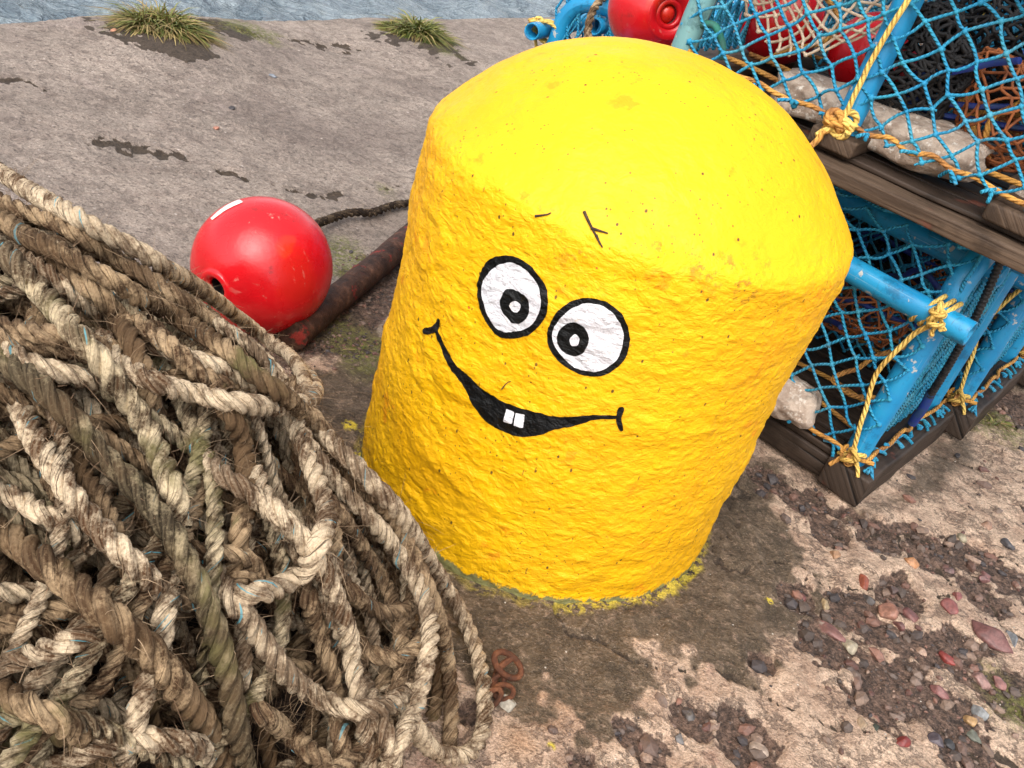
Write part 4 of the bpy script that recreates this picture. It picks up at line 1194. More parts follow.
OUTL = np.array([(-60, 140), (-10, 166), (39, 196), (78, 218), (129, 246), (164, 267), (203, 291), (234, 314), (269, 341), (293, 359), (306, 385), (308, 413), (335, 445), (372, 482), (404, 519), (430, 562), (462, 615), (478, 657), (485, 710), (480, 800)], float)
def outline_dist(px, py):
    """signed distance inside the outline of the heap"""
    best = np.full(px.shape, 1e9); sg = np.ones(px.shape)
    for a, b in zip(OUTL[:-1], OUTL[1:]):
        ab = b - a; t_ = np.clip(((px - a[0]) * ab[0] + (py - a[1]) * ab[1]) / (ab @ ab), 0, 1)
        dx, dy = px - a[0] - t_ * ab[0], py - a[1] - t_ * ab[1]; d_ = np.hypot(dx, dy)
        m_ = d_ < best; best = np.where(m_, d_, best); sg = np.where(m_, np.sign(ab[0] * (py - a[1]) - ab[1] * (px - a[0])), sg)
    return best * sg
# --- long lengths buried in the heap: each one meanders in loops
def meander(seed, length):
    rg = np.random.default_rng(seed)
    c = HC + np.array([rg.uniform(-.1, .26), rg.uniform(-.25, .22)])
    a = rg.uniform(0, 2 * PI); out = []; s = 0; dirn = 1 if rg.random() < .5 else -1
    ra, rb = rg.uniform(.12, .46), rg.uniform(.10, .40); tilt = rg.uniform(0, PI)
    k1, k2 = rg.uniform(0, 9, 2)
    while s < length:
        t = len(out) * .01
        q = 1 + .45 * math.sin(t * .83 + k1) + .2 * math.sin(t * 2.1 + k2)
        x, y = ra * q * math.cos(a), rb * q * math.sin(a)
        p = np.array([x * math.cos(tilt) - y * math.sin(tilt), x * math.sin(tilt) + y * math.cos(tilt)]) + c + .05 * np.array([math.sin(t * 1.7 + k2), math.cos(t * 1.3 + k1)])
        off = p - HC; dd = np.linalg.norm(off)
        if dd > .55: p = HC + off / dd * (.55 + .05 * math.tanh((dd - .55) * 3))
        out.append(p)
        if len(out) > 1: s += np.linalg.norm(out[-1] - out[-2])
        a += dirn * .035
        tilt += .006
    return np.array(out)
BUR = 'rope lengths buried deep in the heap'
mats_f = ['rope_mid', 'rope_pale', 'rope_mid', 'rope_worn', 'rope_pale', 'rope_mid', 'rope_pale', 'rope_moss']
for k in range(25):
    heap_rope(meander(100 + k, 5.2), RNG.uniform(.0082, .0104), M[mats_f[k % 8]], 'dirty beige rope length looping half buried under other ropes in the heap', 200 + k, 90, group=BUR, m=7, step=.006, outline=True)

def traced(pix, r, mat, label, seed, fuzz=200, lift=.0, **kw):
    """a rope followed along the photograph and laid on the heap at its real depth"""
    pp = spline(np.array(pix, float), n=int(max(20, 90)))
    # first guess: intersection with the heap surface, then settle
    o = CAM
    D = np.array([ray(*p) for p in pp])
    ts = np.linspace(.25, 1.9, 700)
    X = o + D[:, None, :] * ts[None, :, None]
    H = hsample(X[..., 0].ravel(), X[..., 1].ravel()).reshape(X.shape[:2])
    outside = (X[..., 0] < GX0) | (X[..., 0] > GX0 + 1.79) | (X[..., 1] < GY0) | (X[..., 1] > GY0 + 1.94)
    below = (X[..., 2] < H + r * .8) & ~outside
    k = np.argmax(below, axis=1)
    xy = X[np.arange(len(pp)), k][:, :2]
    # steady the depth along the rope, then slide along the sight lines to the settled height
    dep = ts[k]
    w = np.hanning(15)[1:-1]; w /= w.sum()
    for it in range(4):
        dep = np.convolve(np.pad(dep, 6, mode='edge'), w, 'valid')
        P_ = o + D * dep[:, None]
        z = drop(P_[:, :2], r, .02)
        dep = .5 * dep + .5 * np.clip((z - CAMH) / D[:, 2], .25, 2.2)
    dep = np.convolve(np.pad(dep, 6, mode='edge'), w, 'valid')
    P_ = o + D * dep[:, None]
    Pc = resample(P_, .005)
    s = arclen(Pc); e = np.minimum(s, s[-1] - s)
    Pc = Pc + (Pc - CAM) / np.linalg.norm(Pc - CAM, axis=1)[:, None] * (.05 * (1 - sstep(0, .07, e)))[:, None]
    stamp(Pc, r)
    Pc = Pc + .0014 * np.stack([fbm(Pc / .05 + 3 * q_, 2, 20 + q_) for q_ in range(3)], -1)
    return make_rope('rope', Pc, r, M[mat], label, 'rope', HEAP, fuzz, seed, 2.35 + .5 * ((seed * 37) % 10) / 10, 9)

TR = [
 ([(300,470),(330,505),(360,545),(388,590),(402,640),(398,690),(380,730),(360,780)], .0120, 'rope_mid', 'brown rope deep in the right flank beside the thick pale one'),
 ([(320,440),(352,478),(384,520),(410,566),(428,612),(440,660),(436,706),(415,745)], .0115, 'rope_worn', 'fuzzy brown rope half hidden inside the two outer ropes'),
 ([(270,520),(300,556),(326,600),(350,650),(372,700),(388,740),(396,785)], .0120, 'rope_pale', 'pale rope dropping to the bottom edge left of the thick right flank rope'),
 ([(330,560),(352,592),(376,610),(400,612),(420,596)], .0115, 'rope_mid', 'short brown rope hooking across the right flank ropes from beneath'),
 ([(-30,190),(10,205),(60,226),(110,256),(160,286),(205,318),(245,345)], .0120, 'rope_mid', 'brown frayed rope lying between the topmost rope and the long smooth one'),
 ([(-20,235),(30,262),(80,300),(130,336),(175,352),(230,372),(280,400)], .0115, 'rope_pale', 'thin pale rope under the long smooth beige rope near the top'),
 ([(-30,322),(35,332),(75,341),(120,350)], .0125, 'rope_mid', 'short brown rope crossing under the mossy ropes at the left edge'),
 ([(40,255),(58,265),(101,297),(121,324),(137,355),(150,400),(160,440)], .0135, 'rope_worn', 'frayed brown rope sloping down beneath the long smooth top rope'),
 ([(-30,318),(10,352),(40,366),(98,383),(140,395)], .0125, 'rope_pale', 'pale rope just under the mossy green rope at the left edge'),
 ([(120,318),(137,324),(172,347),(195,371),(225,385),(270,392)], .0125, 'rope_mid', 'brown rope running under the pale bight near the heap top'),
 ([(-30,480),(-5,490),(26,504),(60,525),(95,545)], .0125, 'rope_pale', 'short pale twisted rope poking in above the thick worn rope at left'),
 ([(-40,668),(-5,665),(26,658),(60,645),(102,632),(140,620)], .0130, 'rope_pale', 'pale rope rising rightward just below the thick worn rope'),
 ([(-30,680),(-5,690),(34,709),(68,726),(98,743),(130,770)], .0135, 'rope_worn', 'fuzzy brown rope sloping down into the bottom left corner'),
 ([(10,380),(31,430),(60,478),(94,521),(124,555),(148,580),(170,605)], .0140, 'rope_pale', 'pale frayed rope ending under the dark mossy rope at mid heap'),
 ([(182,560),(171,581),(164,619),(158,653),(145,688),(132,730),(120,775)], .0125, 'rope_pale', 'pale rope dropping straight down between the worn and mossy ropes'),
 ([(205,360),(222,400),(238,430),(247,474),(243,508),(238,542),(230,580)], .0130, 'rope_worn', 'upright tan rope in the middle of the heap'),
 ([(190,440),(213,466),(256,498),(290,532),(329,564),(352,600)], .0125, 'rope_pale', 'rope sloping right across the heap middle under the big curved rope'),
 ([(255,470),(265,498),(298,535),(324,572),(346,625),(356,678),(364,732),(370,780)], .0125, 'rope_pale', 'pale rope curving down the right flank, third in from the outer edge'),
 ([(285,560),(303,583),(319,636),(335,689),(342,780)], .0120, 'rope_mid', 'brownish rope dropping steeply through the lower right of the heap'),
 ([(225,680),(240,695),(273,722),(316,756),(345,785)], .0125, 'rope_mid', 'brown rope sloping into the bottom edge right of the pale arch'),
 ([(352,640),(375,655),(404,657),(425,636),(436,600)], .0120, 'rope_mid', 'short hooked rope near the right foot of the heap'),
 ([(288,380),(300,402),(325,432),(358,472),(390,514),(416,562),(440,622),(450,682),(450,735),(440,785)], .0125, 'rope_mid', 'brown rope hugging the right flank just inside the outermost rope'),
 ([(285,390),(300,430),(319,461),(356,503),(388,540),(420,588),(430,636),(420,689),(404,732),(375,780)], .0130, 'rope_pale', 'thick pale rope sweeping down the right flank and back at the foot'),
 ([(210,560),(225,592),(245,615),(271,655),(303,688),(346,708),(385,706),(412,685)], .0135, 'rope_pale', 'pale rope swinging in a shallow curve across the lower heap'),
 ([(195,590),(215,591),(239,595),(273,589),(303,572),(320,542),(327,513),(320,487),(307,457),(296,430),(280,405)], .0135, 'rope_pale', 'pale rope bent in a big hook across the right half of the heap'),
 ([(100,335),(118,360),(140,375),(164,386),(195,393),(234,402),(273,406),(305,402),(316,390),(306,372),(288,355)], .0130, 'rope_pale', 'pale rope wrapping round as a bight at the upper right of the heap'),
 ([(-25,520),(0,532),(34,555),(73,585),(107,615),(137,641),(158,662),(184,696),(205,726),(225,775)], .0165, 'rope_worn', 'thickest rope, worn brown and smooth, slanting across the lower left'),
 ([(-30,330),(0,356),(39,387),(78,425),(98,449),(124,474),(149,504),(171,534),(188,564),(201,589),(213,624),(222,653),(231,696),(239,739),(250,785)], .0140, 'rope_grimy', 'dark mossy rope running from the left edge down to the bottom'),
 ([(-30,225),(0,250),(23,273),(51,304),(78,336),(98,359),(117,386),(137,414),(156,449),(172,490),(180,530)], .0145, 'rope_moss', 'green speckled pale rope slanting down from the upper left edge'),
 ([(-30,205),(0,219),(23,234),(55,250),(98,273),(133,293),(172,314),(211,338),(234,355),(254,375),(285,396),(310,420)], .0130, 'rope_worn', 'long smooth beige rope, second from the top of the heap'),
 ([(40,785),(60,765),(85,752),(124,741),(162,741),(201,750),(225,772)], .0140, 'rope_pale', 'pale rope arching up from the bottom edge nearest the camera'),
 ([(-14,163),(0,172),(39,196),(78,218),(129,246),(164,267),(203,291),(234,314),(269,341),(293,359),(306,385),(308,413),(335,445),(372,482),(404,519),(430,562),(462,615),(478,657),(485,710),(472,752),(436,752),(410,722),(385,690)], .0135, 'rope_pale', 'topmost rope running down the outline and curling round at the right foot'),
]
for k, (pix, r, mat, lab) in enumerate(TR):
    traced(pix, r * .83, mat, lab, 400 + k, fuzz=230)

# ================================================================== LOBSTER POTS
def tubes_batch(P, r, m=6):
    """many short tubes at once, P is (n,k,3)"""
    n, k, _ = P.shape
    d = P[:, -1] - P[:, 0]; d /= np.linalg.norm(d, axis=1)[:, None] + 1e-9
    h = np.where(np.abs(d[:, 2:3]) < .9, np.array([[0, 0, 1.0]]), np.array([[1.0, 0, 0]]))
    e1 = np.cross(h, d); e1 /= np.linalg.norm(e1, axis=1)[:, None]; e2 = np.cross(d, e1)
    al = np.linspace(0, 2 * PI, m, endpoint=False)
    ring = e1[:, None] * np.cos(al)[None, :, None] + e2[:, None] * np.sin(al)[None, :, None]
    V = P[:, :, None] + r * ring[:, None]
    s = np.concatenate([np.zeros((n, 1)), np.cumsum(np.linalg.norm(np.diff(P, axis=1), axis=2), axis=1)], 1)
    U = np.stack([np.broadcast_to((al / (2 * PI))[None, None], (n, k, m)), np.broadcast_to(s[:, :, None], (n, k, m))], -1)
    i, j = np.meshgrid(np.arange(k - 1), np.arange(m), indexing='ij')
    q = np.stack([i * m + j, i * m + (j + 1) % m, (i + 1) * m + (j + 1) % m, (i + 1) * m + j], -1).reshape(-1, 4)
    Fq = q[None] + (np.arange(n) * k * m)[:, None, None]
    return V.reshape(-1, 3), Fq.reshape(-1, 4), U.reshape(-1, 2)

def net(mb, S, la, lb, hd=.031, hb=None, tw=.0029, jit=.0040, seed=0, knots=True, sag=.0022, drop_=0.0, pinch=()):
    """knotted diamond netting stretched over the surface S(a, b)"""
    rg = np.random.default_rng(seed); hb = hb or hd
    ni, nj = max(2, int(round(la / hd))), max(2, int(round(lb / hb)))
    I, J = np.meshgrid(np.arange(ni + 1), np.arange(nj + 1), indexing='ij')
    a = I / ni; b_ = J / nj
    ja = rg.normal(0, jit / la, I.shape) * ((I > 0) & (I < ni)); jb = rg.normal(0, jit / lb, I.shape) * ((J > 0) & (J < nj))
    A = np.clip(a + ja, 0, 1); Bq = np.clip(b_ + jb, 0, 1)
    P = S(A.ravel(), Bq.ravel()).reshape(ni + 1, nj + 1, 3)
    P = P + rg.normal(0, jit * .5, P.shape)
    for (c, rad, st) in pinch:
        c = np.asarray(c); w = np.exp(-(np.linalg.norm(P - c, axis=2) / rad) ** 2)[..., None]; P = P + (c - P) * w * st
    E0, E1 = [], []
    for i in range(ni + 1):
        for j in range(nj + 1):
            if (i + j) % 2: continue
            if i < ni:
                for dj in (1, -1):
                    if 0 <= j + dj <= nj and rg.random() > drop_: E0.append(P[i, j]); E1.append(P[i + 1, j + dj])
    E0, E1 = np.array(E0), np.array(E1)
    t = np.linspace(0, 1, 4)[None, :, None]
    line = E0[:, None] * (1 - t) + E1[:, None] * t
    off = rg.normal(0, sag, (len(E0), 1, 3)); off[..., 2] -= sag * .6
    line = line + off * (4 * t * (1 - t))
    V, Fq, U = tubes_batch(line, tw)
    mb.add(V, Fq, U)
    if knots:
        mask = ((I + J) % 2 == 0)
        K = P[mask]; V0, F0 = ICO[1]; nv = len(V0); n = len(K)
        sz = rg.uniform(1.55, 2.05, (n, 1, 1)) * tw
        W = K[:, None] + V0[None] * sz * (1 + rg.uniform(-.25, .25, (n, nv, 1)))
        f = (F0[None] + (np.arange(n) * nv)[:, None, None]).reshape(-1, 3)
        mb.add(W.reshape(-1, 3), np.concatenate([f, f[:, 2:3]], 1), np.zeros((n * nv, 2)))
        # frayed knot tails
        kk = K[rg.random(n) < .35]
        if len(kk):
            dd = rg.normal(size=(len(kk), 3)); dd /= np.linalg.norm(dd, axis=1)[:, None]
            tt = np.linspace(0, 1, 3)[None, :, None]
            V, Fq, U = tubes_batch(kk[:, None] + dd[:, None] * tt * rg.uniform(.006, .014, (len(kk), 1, 1)), tw * .75, 5); mb.add(V, Fq, U)
    return P

def wob(P, a, s=.05, seed=0):
    P = np.asarray(P, float)
    return P + a * np.stack([fbm(P / s + 5 * k + seed, 2, 30 + k) for k in range(3)], -1)

def knot(mb, c, r, tw, seed):
    """a lumpy hand tied knot: a few tight turns"""
    rg = np.random.default_rng(seed)
    for q in range(4):
        e1, e2, e3 = axis_basis(rg.normal(size=3)); o = np.asarray(c) + rg.normal(0, r * .25, 3)
        t = np.linspace(0, 2 * PI * rg.uniform(.8, 1.2), 14)
        mb.tube(o + (np.cos(t)[:, None] * e1 + np.sin(t)[:, None] * e2) * r * rg.uniform(.48, .72) + e3 * (t * r * .08)[:, None], tw, 7)
    for q in range(2):
        d = rg.normal(size=3); d[2] = -abs(d[2]); d /= np.linalg.norm(d)
        u_ = np.linspace(0, 1, 7)[:, None]
        mb.tube(np.asarray(c) + d * u_ * r * 1.6 + np.array([0, 0, -1.0]) * u_ ** 2 * r * .7 + rg.normal(0, r * .05, (7, 3)), np.linspace(tw, tw * .8, 7), 7)

def arch(x, W, Ht, y0, y1, zb, rc=.09, lean=0.0):
    """hoop outline in the plane x: leg, rounded corner, top, corner, leg"""
    P = [(x, y0, zb), (x, y0 + .012, zb + .5 * (Ht - zb)), (x, y0 + .02, Ht - rc)]
    for t in np.linspace(.25, PI / 2 - .2, 4): P.append((x, y0 + .02 + rc * (1 - math.cos(t)), Ht - rc + rc * math.sin(t)))
    P += [(x, y0 + .02 + rc, Ht), (x, (y0 + y1) / 2, Ht + .006), (x, y1 - .02 - rc, Ht)]
    for t in np.linspace(PI / 2 - .2, .25, 4): P.append((x, y1 - .02 - rc * (1 - math.cos(t)), Ht - rc + rc * math.sin(t)))
    P += [(x, y1 - .02, Ht - rc), (x, y1 - .012, zb + .5 * (Ht - zb)), (x, y1, zb)]
    P = np.array(P); P[:, 0] += lean * (P[:, 2] - zb)
    return spline(P, .02)

def make_pot(label, loc, rz, L=1.0, W=.46, Ht=.51, style='ground', seed=0, hoop_mats=('pipe', 'pipe', 'pipe'), inner=True):
    root = empty('lobster_pot', loc, rz)
    tag(root, label, 'lobster pot', 'lobster pots stacked by the bollard')
    R0 = .0235
    wood = M['wood_dark'] if style == 'ground' else M['wood']
    if style == 'ground':
        zf = .062
        for y in (.012, W - .075):
            MB().box((-L + .09, y, 0), (-.088, y + .062, .050), .004, .003).build('base_bearer', wood, root)
        for x in (-.086, -L):
            MB().box((x, -.006, 0), (x + .086, W + .006, .064), .006, .004).build('base_end_timber', wood, root)
        mb = MB()
        for k in range(6):
            y = .018 + k * (W - .03) / 6; mb.box((-L + .10, y, .0515), (-.09, y + .056, .066), .002, .002)
        mb.build('floor_slats', M['wood_dark'], root)
    else:
        zf = .073
        for y in (-.012, W - .05):
            MB().box((-L - .03, y - (.022 if y < 0 else -.01), 0), (.03, y + .060, .030), .004, .003).build('base_bearer', wood, root)
        for x in (-L + .02, -.545, -.23):
            MB().box((x, -.004, .0420), (x + .085, W + .004, .0715), .005, .004).build('cross_batten', wood, root)
        mb = MB()
        for k in range(6):
            y = .020 + k * (W - .03) / 6; mb.box((-L + .01, y, .0315), (-.01, y + .060, .0405), .002, .002)
        mb.build('floor_slats', M['wood_dark'], root)  # wet dark wood, its darkness also standing in for shade inside the pot
    hx_ = (-.055, -.51 if style == 'ground' else -.50, -L + .06)
    Y0, Y1 = .035, W - .035
    for q, x in enumerate(hx_):
        mb = MB(); mb.tube(wob(arch(x, W, Ht, Y0, Y1, zf, lean=.02), .0015), R0, 14); mb.build('hoop', M[hoop_mats[q]], root)
    # rails: front one runs outside the hoops and sticks out past the end
    zr = .395 if style == 'ground' else .40
    for (y, z, x0, x1) in ((Y0 - .032, zr, -L - .03, .015), (Y1 + .030, zr, -L - .03, .05), (.16, Ht + .0 - .048, -L + .0, -.01), (W - .16, Ht - .048, -L, .0)):
        P_ = np.array([(x, y, z) for x in np.linspace(x0, x1, 26)])
        MB().pipe(wob(P_, .004, .3, seed), R0 * .98, .2, 14).build('rail', M['pipe'], root)
    # netting
    xr, xl = hx_[0] + .01, hx_[2] - .01
    def front(a, b):
        x = xl + (xr - xl) * a; z = zf + .008 + (Ht - .02 - zf) * b
        bow = -.020 * np.sin(PI * b) * 1 + .035 * np.sin(PI * np.clip((b), 0, 1)) * np.abs(np.sin(PI * (x - hx_[2]) / (hx_[1] - hx_[2])))
        return np.stack([x, Y0 - .012 + .035 * b ** 3 + bow * .6, z], -1)
    def back(a, b):
        p = front(a, b); p[:, 1] = W - p[:, 1]; return p
    def topf(a, b):
        x = xl + (xr - xl) * a; y = Y0 + .02 + (W - 2 * Y0 - .04) * b
        return np.stack([x, y, Ht + .02 - .045 * np.sin(PI * b) * np.abs(np.sin(PI * (x - hx_[2]) / (hx_[1] - hx_[2]))) - .06 * np.exp(-((np.minimum(b, 1 - b)) / .10) ** 2) * .4], -1)
    def endf(xp, sgn):
        def f(a, b):
            y = Y0 - .005 + (W - 2 * Y0 + .01) * a; z = zf + .012 + (Ht - .01 - zf) * b
            return np.stack([xp + .02 * b - sgn * .002 + sgn * .004 * np.sin(PI * b), y, z], -1)
        return f
    Lx = xr - xl
    pin = [((-.36, .05, Ht - .035), .10, .75)] if style == 'ground' else []
    rg = np.random.default_rng(seed); xs = np.linspace(xl - .01, xr + .03, 24); ys = np.linspace(.02, W - .02, 12)
    mb = MB(); net(mb, front, Lx, Ht - zf, .031, .030, seed=seed + 1, pinch=pin)
    for x, y in [(x, .02) for x in xs[1::2]] + [(-.028, y) for y in ys[1::1]]:
        for k in range(3):
            d = rg.normal(size=3) * np.array([1, 1, .4]); d[1] -= .6 if y < .03 else 0; d[0] += .7 if x > -.04 else 0; d /= np.linalg.norm(d)
            mb.tube(np.array([x, y, zf + .014]) + d * np.linspace(0, rg.uniform(.012, .03), 5)[:, None] + np.array([0, 0, -1.0]) * (np.linspace(0, 1, 5)[:, None] ** 2) * .006, .0034, 6)
    mb.build('front_netting', M['twine'], root)
    mb = MB(); net(mb, back, Lx, Ht - zf, .034, .034, seed=seed + 2); mb.build('back_netting', M['twine'], root)
    mb = MB(); net(mb, topf, Lx, W - .1, .033, .032, seed=seed + 3, pinch=pin); mb.build('top_netting', M['twine'], root)
    for xp, sgn in ((hx_[0], 1), (hx_[2], -1)):
        mb = MB(); net(mb, endf(xp, sgn), W - .07, Ht - zf, .0165, .050, tw=.0036, jit=.0012, seed=seed + 4, knots=False, sag=.0015); mb.build('end_netting', M['twine'], root)
    # orange lacing that nails the netting to the timber, with rag ends of blue twine
    mb = MB(); rg = np.random.default_rng(seed)
    xs = np.linspace(xl - .01, xr + .03, 24)
    P_ = np.column_stack([xs, np.full(24, .022) + rg.normal(0, .004, 24), zf + .012 + .006 * np.abs(rg.normal(0, 1, 24))])
    mb.tube(spline(P_, .008), .0046, 8)
    ys = np.linspace(.02, W - .02, 12); P2 = np.column_stack([np.full(12, -.030) + rg.normal(0, .003, 12), ys, zf + .012 + .006 * np.abs(rg.normal(0, 1, 12))])
    mb.tube(spline(P2, .008), .0046, 8)
    mb.build('orange_lacing', M['orange_twine'], root)
    # yellow twine up the end leg to the rail, tied off at both ends
    def leg_twine(x):
        mb = MB()
        pts = [(x, Y0 - .03, zf + .02), (x - .012, Y0 - .036, zf + .10), (x - .03, Y0 - .034, zf + .19), (x - .012, Y0 - .04, zf + .27), (x + .012, Y0 - .052, zr - .01), (x + .02, Y0 - .055, zr + .02)]
        mb.tube(wob(spline(pts, .01), .003), .0046, 8)
        knot(mb, (x + .004, Y0 - .032, zf + .022), .020, .0048, seed + 6); knot(mb, (x + .012, Y0 - .050, zr + .012), .018, .0046, seed + 7)
        t = np.linspace(0, 2 * PI, 24)
        for dx in (-.012, .004, .016):
            mb.tube(np.column_stack([x + dx + .014 * np.sin(t), Y0 - .010 + .040 * np.cos(t), zr + .030 * np.sin(t)]), .0044, 7, cap=False)
        mb.build('yellow_lashing', M['yellow_twine'], root)
        mb = MB(); knot(mb, (x - .004, Y0 - .026, zf + .012), .018, .0054, seed + 8); mb.build('orange_knot', M['orange_twine'], root)
    leg_twine(hx_[0])
    if style != 'ground':
        mb = MB(); x = hx_[1]
        mb.tube(wob(spline([(x - .002, Y0 - .034, zf + .016), (x + .004, Y0 - .034, zf + .15), (x + .024, Y0 - .03, zf + .30), (x + .03, Y0 - .02, Ht - .02)], .01), .002), .0048, 8)
        knot(mb, (x, Y0 - .030, zf + .018), .022, .0060, seed + 16)
        mb.build('yellow_lashing', M['yellow_twine'], root)
        mb = MB(); knot(mb, (x - .014, Y0 - .034, zf + .008), .022, .0068, seed + 18); mb.build('orange_knot', M['orange_twine'], root)
    # door cord: black rubber with a blue tail on the end face
    mb = MB(); P_ = spline([(-.012, .08, Ht - .005), (-.008, .12, Ht - .12), (-.012, .16, Ht - .24), (-.020, .20, zf + .12)], .003)
    s = arclen(P_); mb.tube(P_, .0068 + .0020 * np.sin(s * 700), 9); mb.build('door_cord', M['chainblack'], root)
    mb = MB(); mb.tube(wob(spline([(-.020, .20, zf + .13), (-.022, .21, zf + .08), (-.026, .225, zf + .04)], .008), .003), .0095, 9); mb.build('cord_tail', M['navy'], root)
    if style == 'ground':
        mb = MB(); c = np.array([-.36, .05, Ht - .035])
        P_ = spline([c + (.035, -.012, .035), c + (.01, -.012, .01), c + (-.01, -.016, -.012), c + (-.008, -.02, -.05)], .003); s = arclen(P_)
        mb.tube(P_, .0075 + .0025 * np.sin(s * 650), 8); knot(mb, c + (-.006, -.012, -.008), .016, .0055, 5); mb.build('cord_hook', M['chainblack'], root)
    if inner:
        # bait bags and entrance netting crumpled inside, black nets added for missing shade
        rg = np.random.default_rng(seed + 50)
        for (cx, cy, cz_, rx, rz_, mat, hd, sd) in ((-.22, .24, .26, .09, .07, 'twine_rust', .018, 1), (-.40, .27, .18, .11, .08, 'twine_dark', .011, 2), (-.70, .22, .22, .15, .10, 'twine_rust', .019, 3), (-.52, .26, .30, .10, .13, 'twine_dark', .010, 4))[:4 if style == 'ground' else 0]:
            def crump(a, b, cx=cx, cy=cy, cz_=cz_, rx=rx, rz_=rz_, sd=sd):
                t = a * 2 * PI; u = (b - .5) * PI * .94
                P_ = np.stack([cx + rx * np.cos(t) * np.cos(u), cy + rx * .8 * np.sin(t) * np.cos(u), cz_ + rz_ * np.sin(u)], -1)
                return P_ + .045 * np.stack([fbm(P_ / .10 + sd * 3 + k, 3, 60 + k) for k in range(3)], -1)
            mb = MB(); net(mb, crump, 2 * PI * rx * .8, PI * rz_, hd, hd, tw=.0024 if mat != 'twine_dark' else .0033, jit=.004, seed=seed + sd, knots=False, sag=.002)
            mb.build('bait_and_shade_net', M[mat], root)
        mb = MB()
        for k in range(4):
            x = rg.uniform(-L + .1, -.1); P_ = [(x + rg.normal(0, .05), rg.uniform(.08, W - .08), zf + .03 + .05 * q_) for q_ in range(4)]
            mb.tube(wob(spline(P_, .012), .02, .1, seed + k), .0052, 7)
        for y in (.13, .25):
            P_ = np.array([(x, y + .012 * math.sin(x * 23), zf + .014) for x in np.linspace(-L + .1, -.1, 30)]); mb.tube(P_, .0050, 7)
        mb.build('orange_cord', M['orange_twine'], root)
        mb = MB()
        for k in range(3):
            P_ = [(rg.uniform(-.55, -.1), rg.uniform(.08, W - .1), rg.uniform(zf + .06, Ht - .1)) for q_ in range(5)]
            mb.tube(wob(spline(P_, .012), .015, .1, seed + k), .006, 7)
        mb.build('navy_cord', M['navy'], root)
    return root

def dup(root, loc, rz, label, skip=()):
    r = root.copy(); COL.objects.link(r); r.location = Vector([float(v) for v in loc]); r.rotation_euler = (0, 0, rz); r['label'] = label
    for ch in list(root.children):
        if ch.name.split('.')[0] in skip: continue
        c = ch.copy(); COL.objects.link(c); c.parent = r
    return r

PA = on_z(854, 510)[:2]
R1 = math.radians(-33); w1 = np.array([math.cos(R1), math.sin(R1)]); n1 = np.array([-w1[1], w1[0]])
gz0 = float(gz(PA[0] - .2, PA[1] + .2)[0])
pot1 = make_pot('lobster pot resting on the ground with its blue pipe frame against the bollard', (PA[0], PA[1], gz0 + .004), R1, seed=10)
pB = PA + n1 * .505 + w1 * .035
pot2 = dup(pot1, (pB[0], pB[1], gz0 + .006), R1 + .03, 'second ground pot, directly behind the nearest one under the stack', skip=('door_cord', 'cord_tail'))
pC = pB + n1 * .50 + w1 * .01
pot3 = dup(pot1, (pC[0], pC[1], gz0 + .004), R1 - .02, 'third ground pot in the row, only its timber end showing at the right edge')
pD = pC + n1 * .50 - w1 * .02
pot3b = dup(pot1, (pD[0], pD[1], gz0 + .004), R1 + .01, 'fourth ground pot at the far end of the row behind the stack')

UZ = .545
R2 = math.radians(-28); w2 = np.array([math.cos(R2), math.sin(R2)]); n2 = np.array([-w2[1], w2[0]])
u0 = on_z(1020, 267, UZ)[:2] + w2 * .14
potU = make_pot('upper lobster pot with weathered plank base stacked on the nearest ground pot', (u0[0], u0[1], UZ), R2, L=.90, style='stacked', seed=30, hoop_mats=('pipe', 'pipe', 'pipe_old'))
uB = u0 + n2 * .50 + w2 * .02
dup(potU, (uB[0], uB[1], UZ + .004), R2 + .04, 'upper lobster pot on the second row, seen through the netting of the front one')
uC = uB + n2 * .50
dup(potU, (uC[0], uC[1], UZ + .004), R2 - .03, 'upper lobster pot farthest back, its frame dim behind two layers of net')
# pot behind the bollard whose rail end pokes out to the left
R4 = math.radians(252)
re = on_z(527, 33, .40); w4 = np.array([math.cos(R4), math.sin(R4)]); n4 = np.array([-w4[1], w4[0]])
l4 = re[:2] - w4 * .045 - n4 * .003
pot4 = dup(pot1, (l4[0], l4[1], .005), R4, 'lobster pot beyond the bollard with its open blue rail end facing the water', skip=('door_cord', 'cord_tail'))

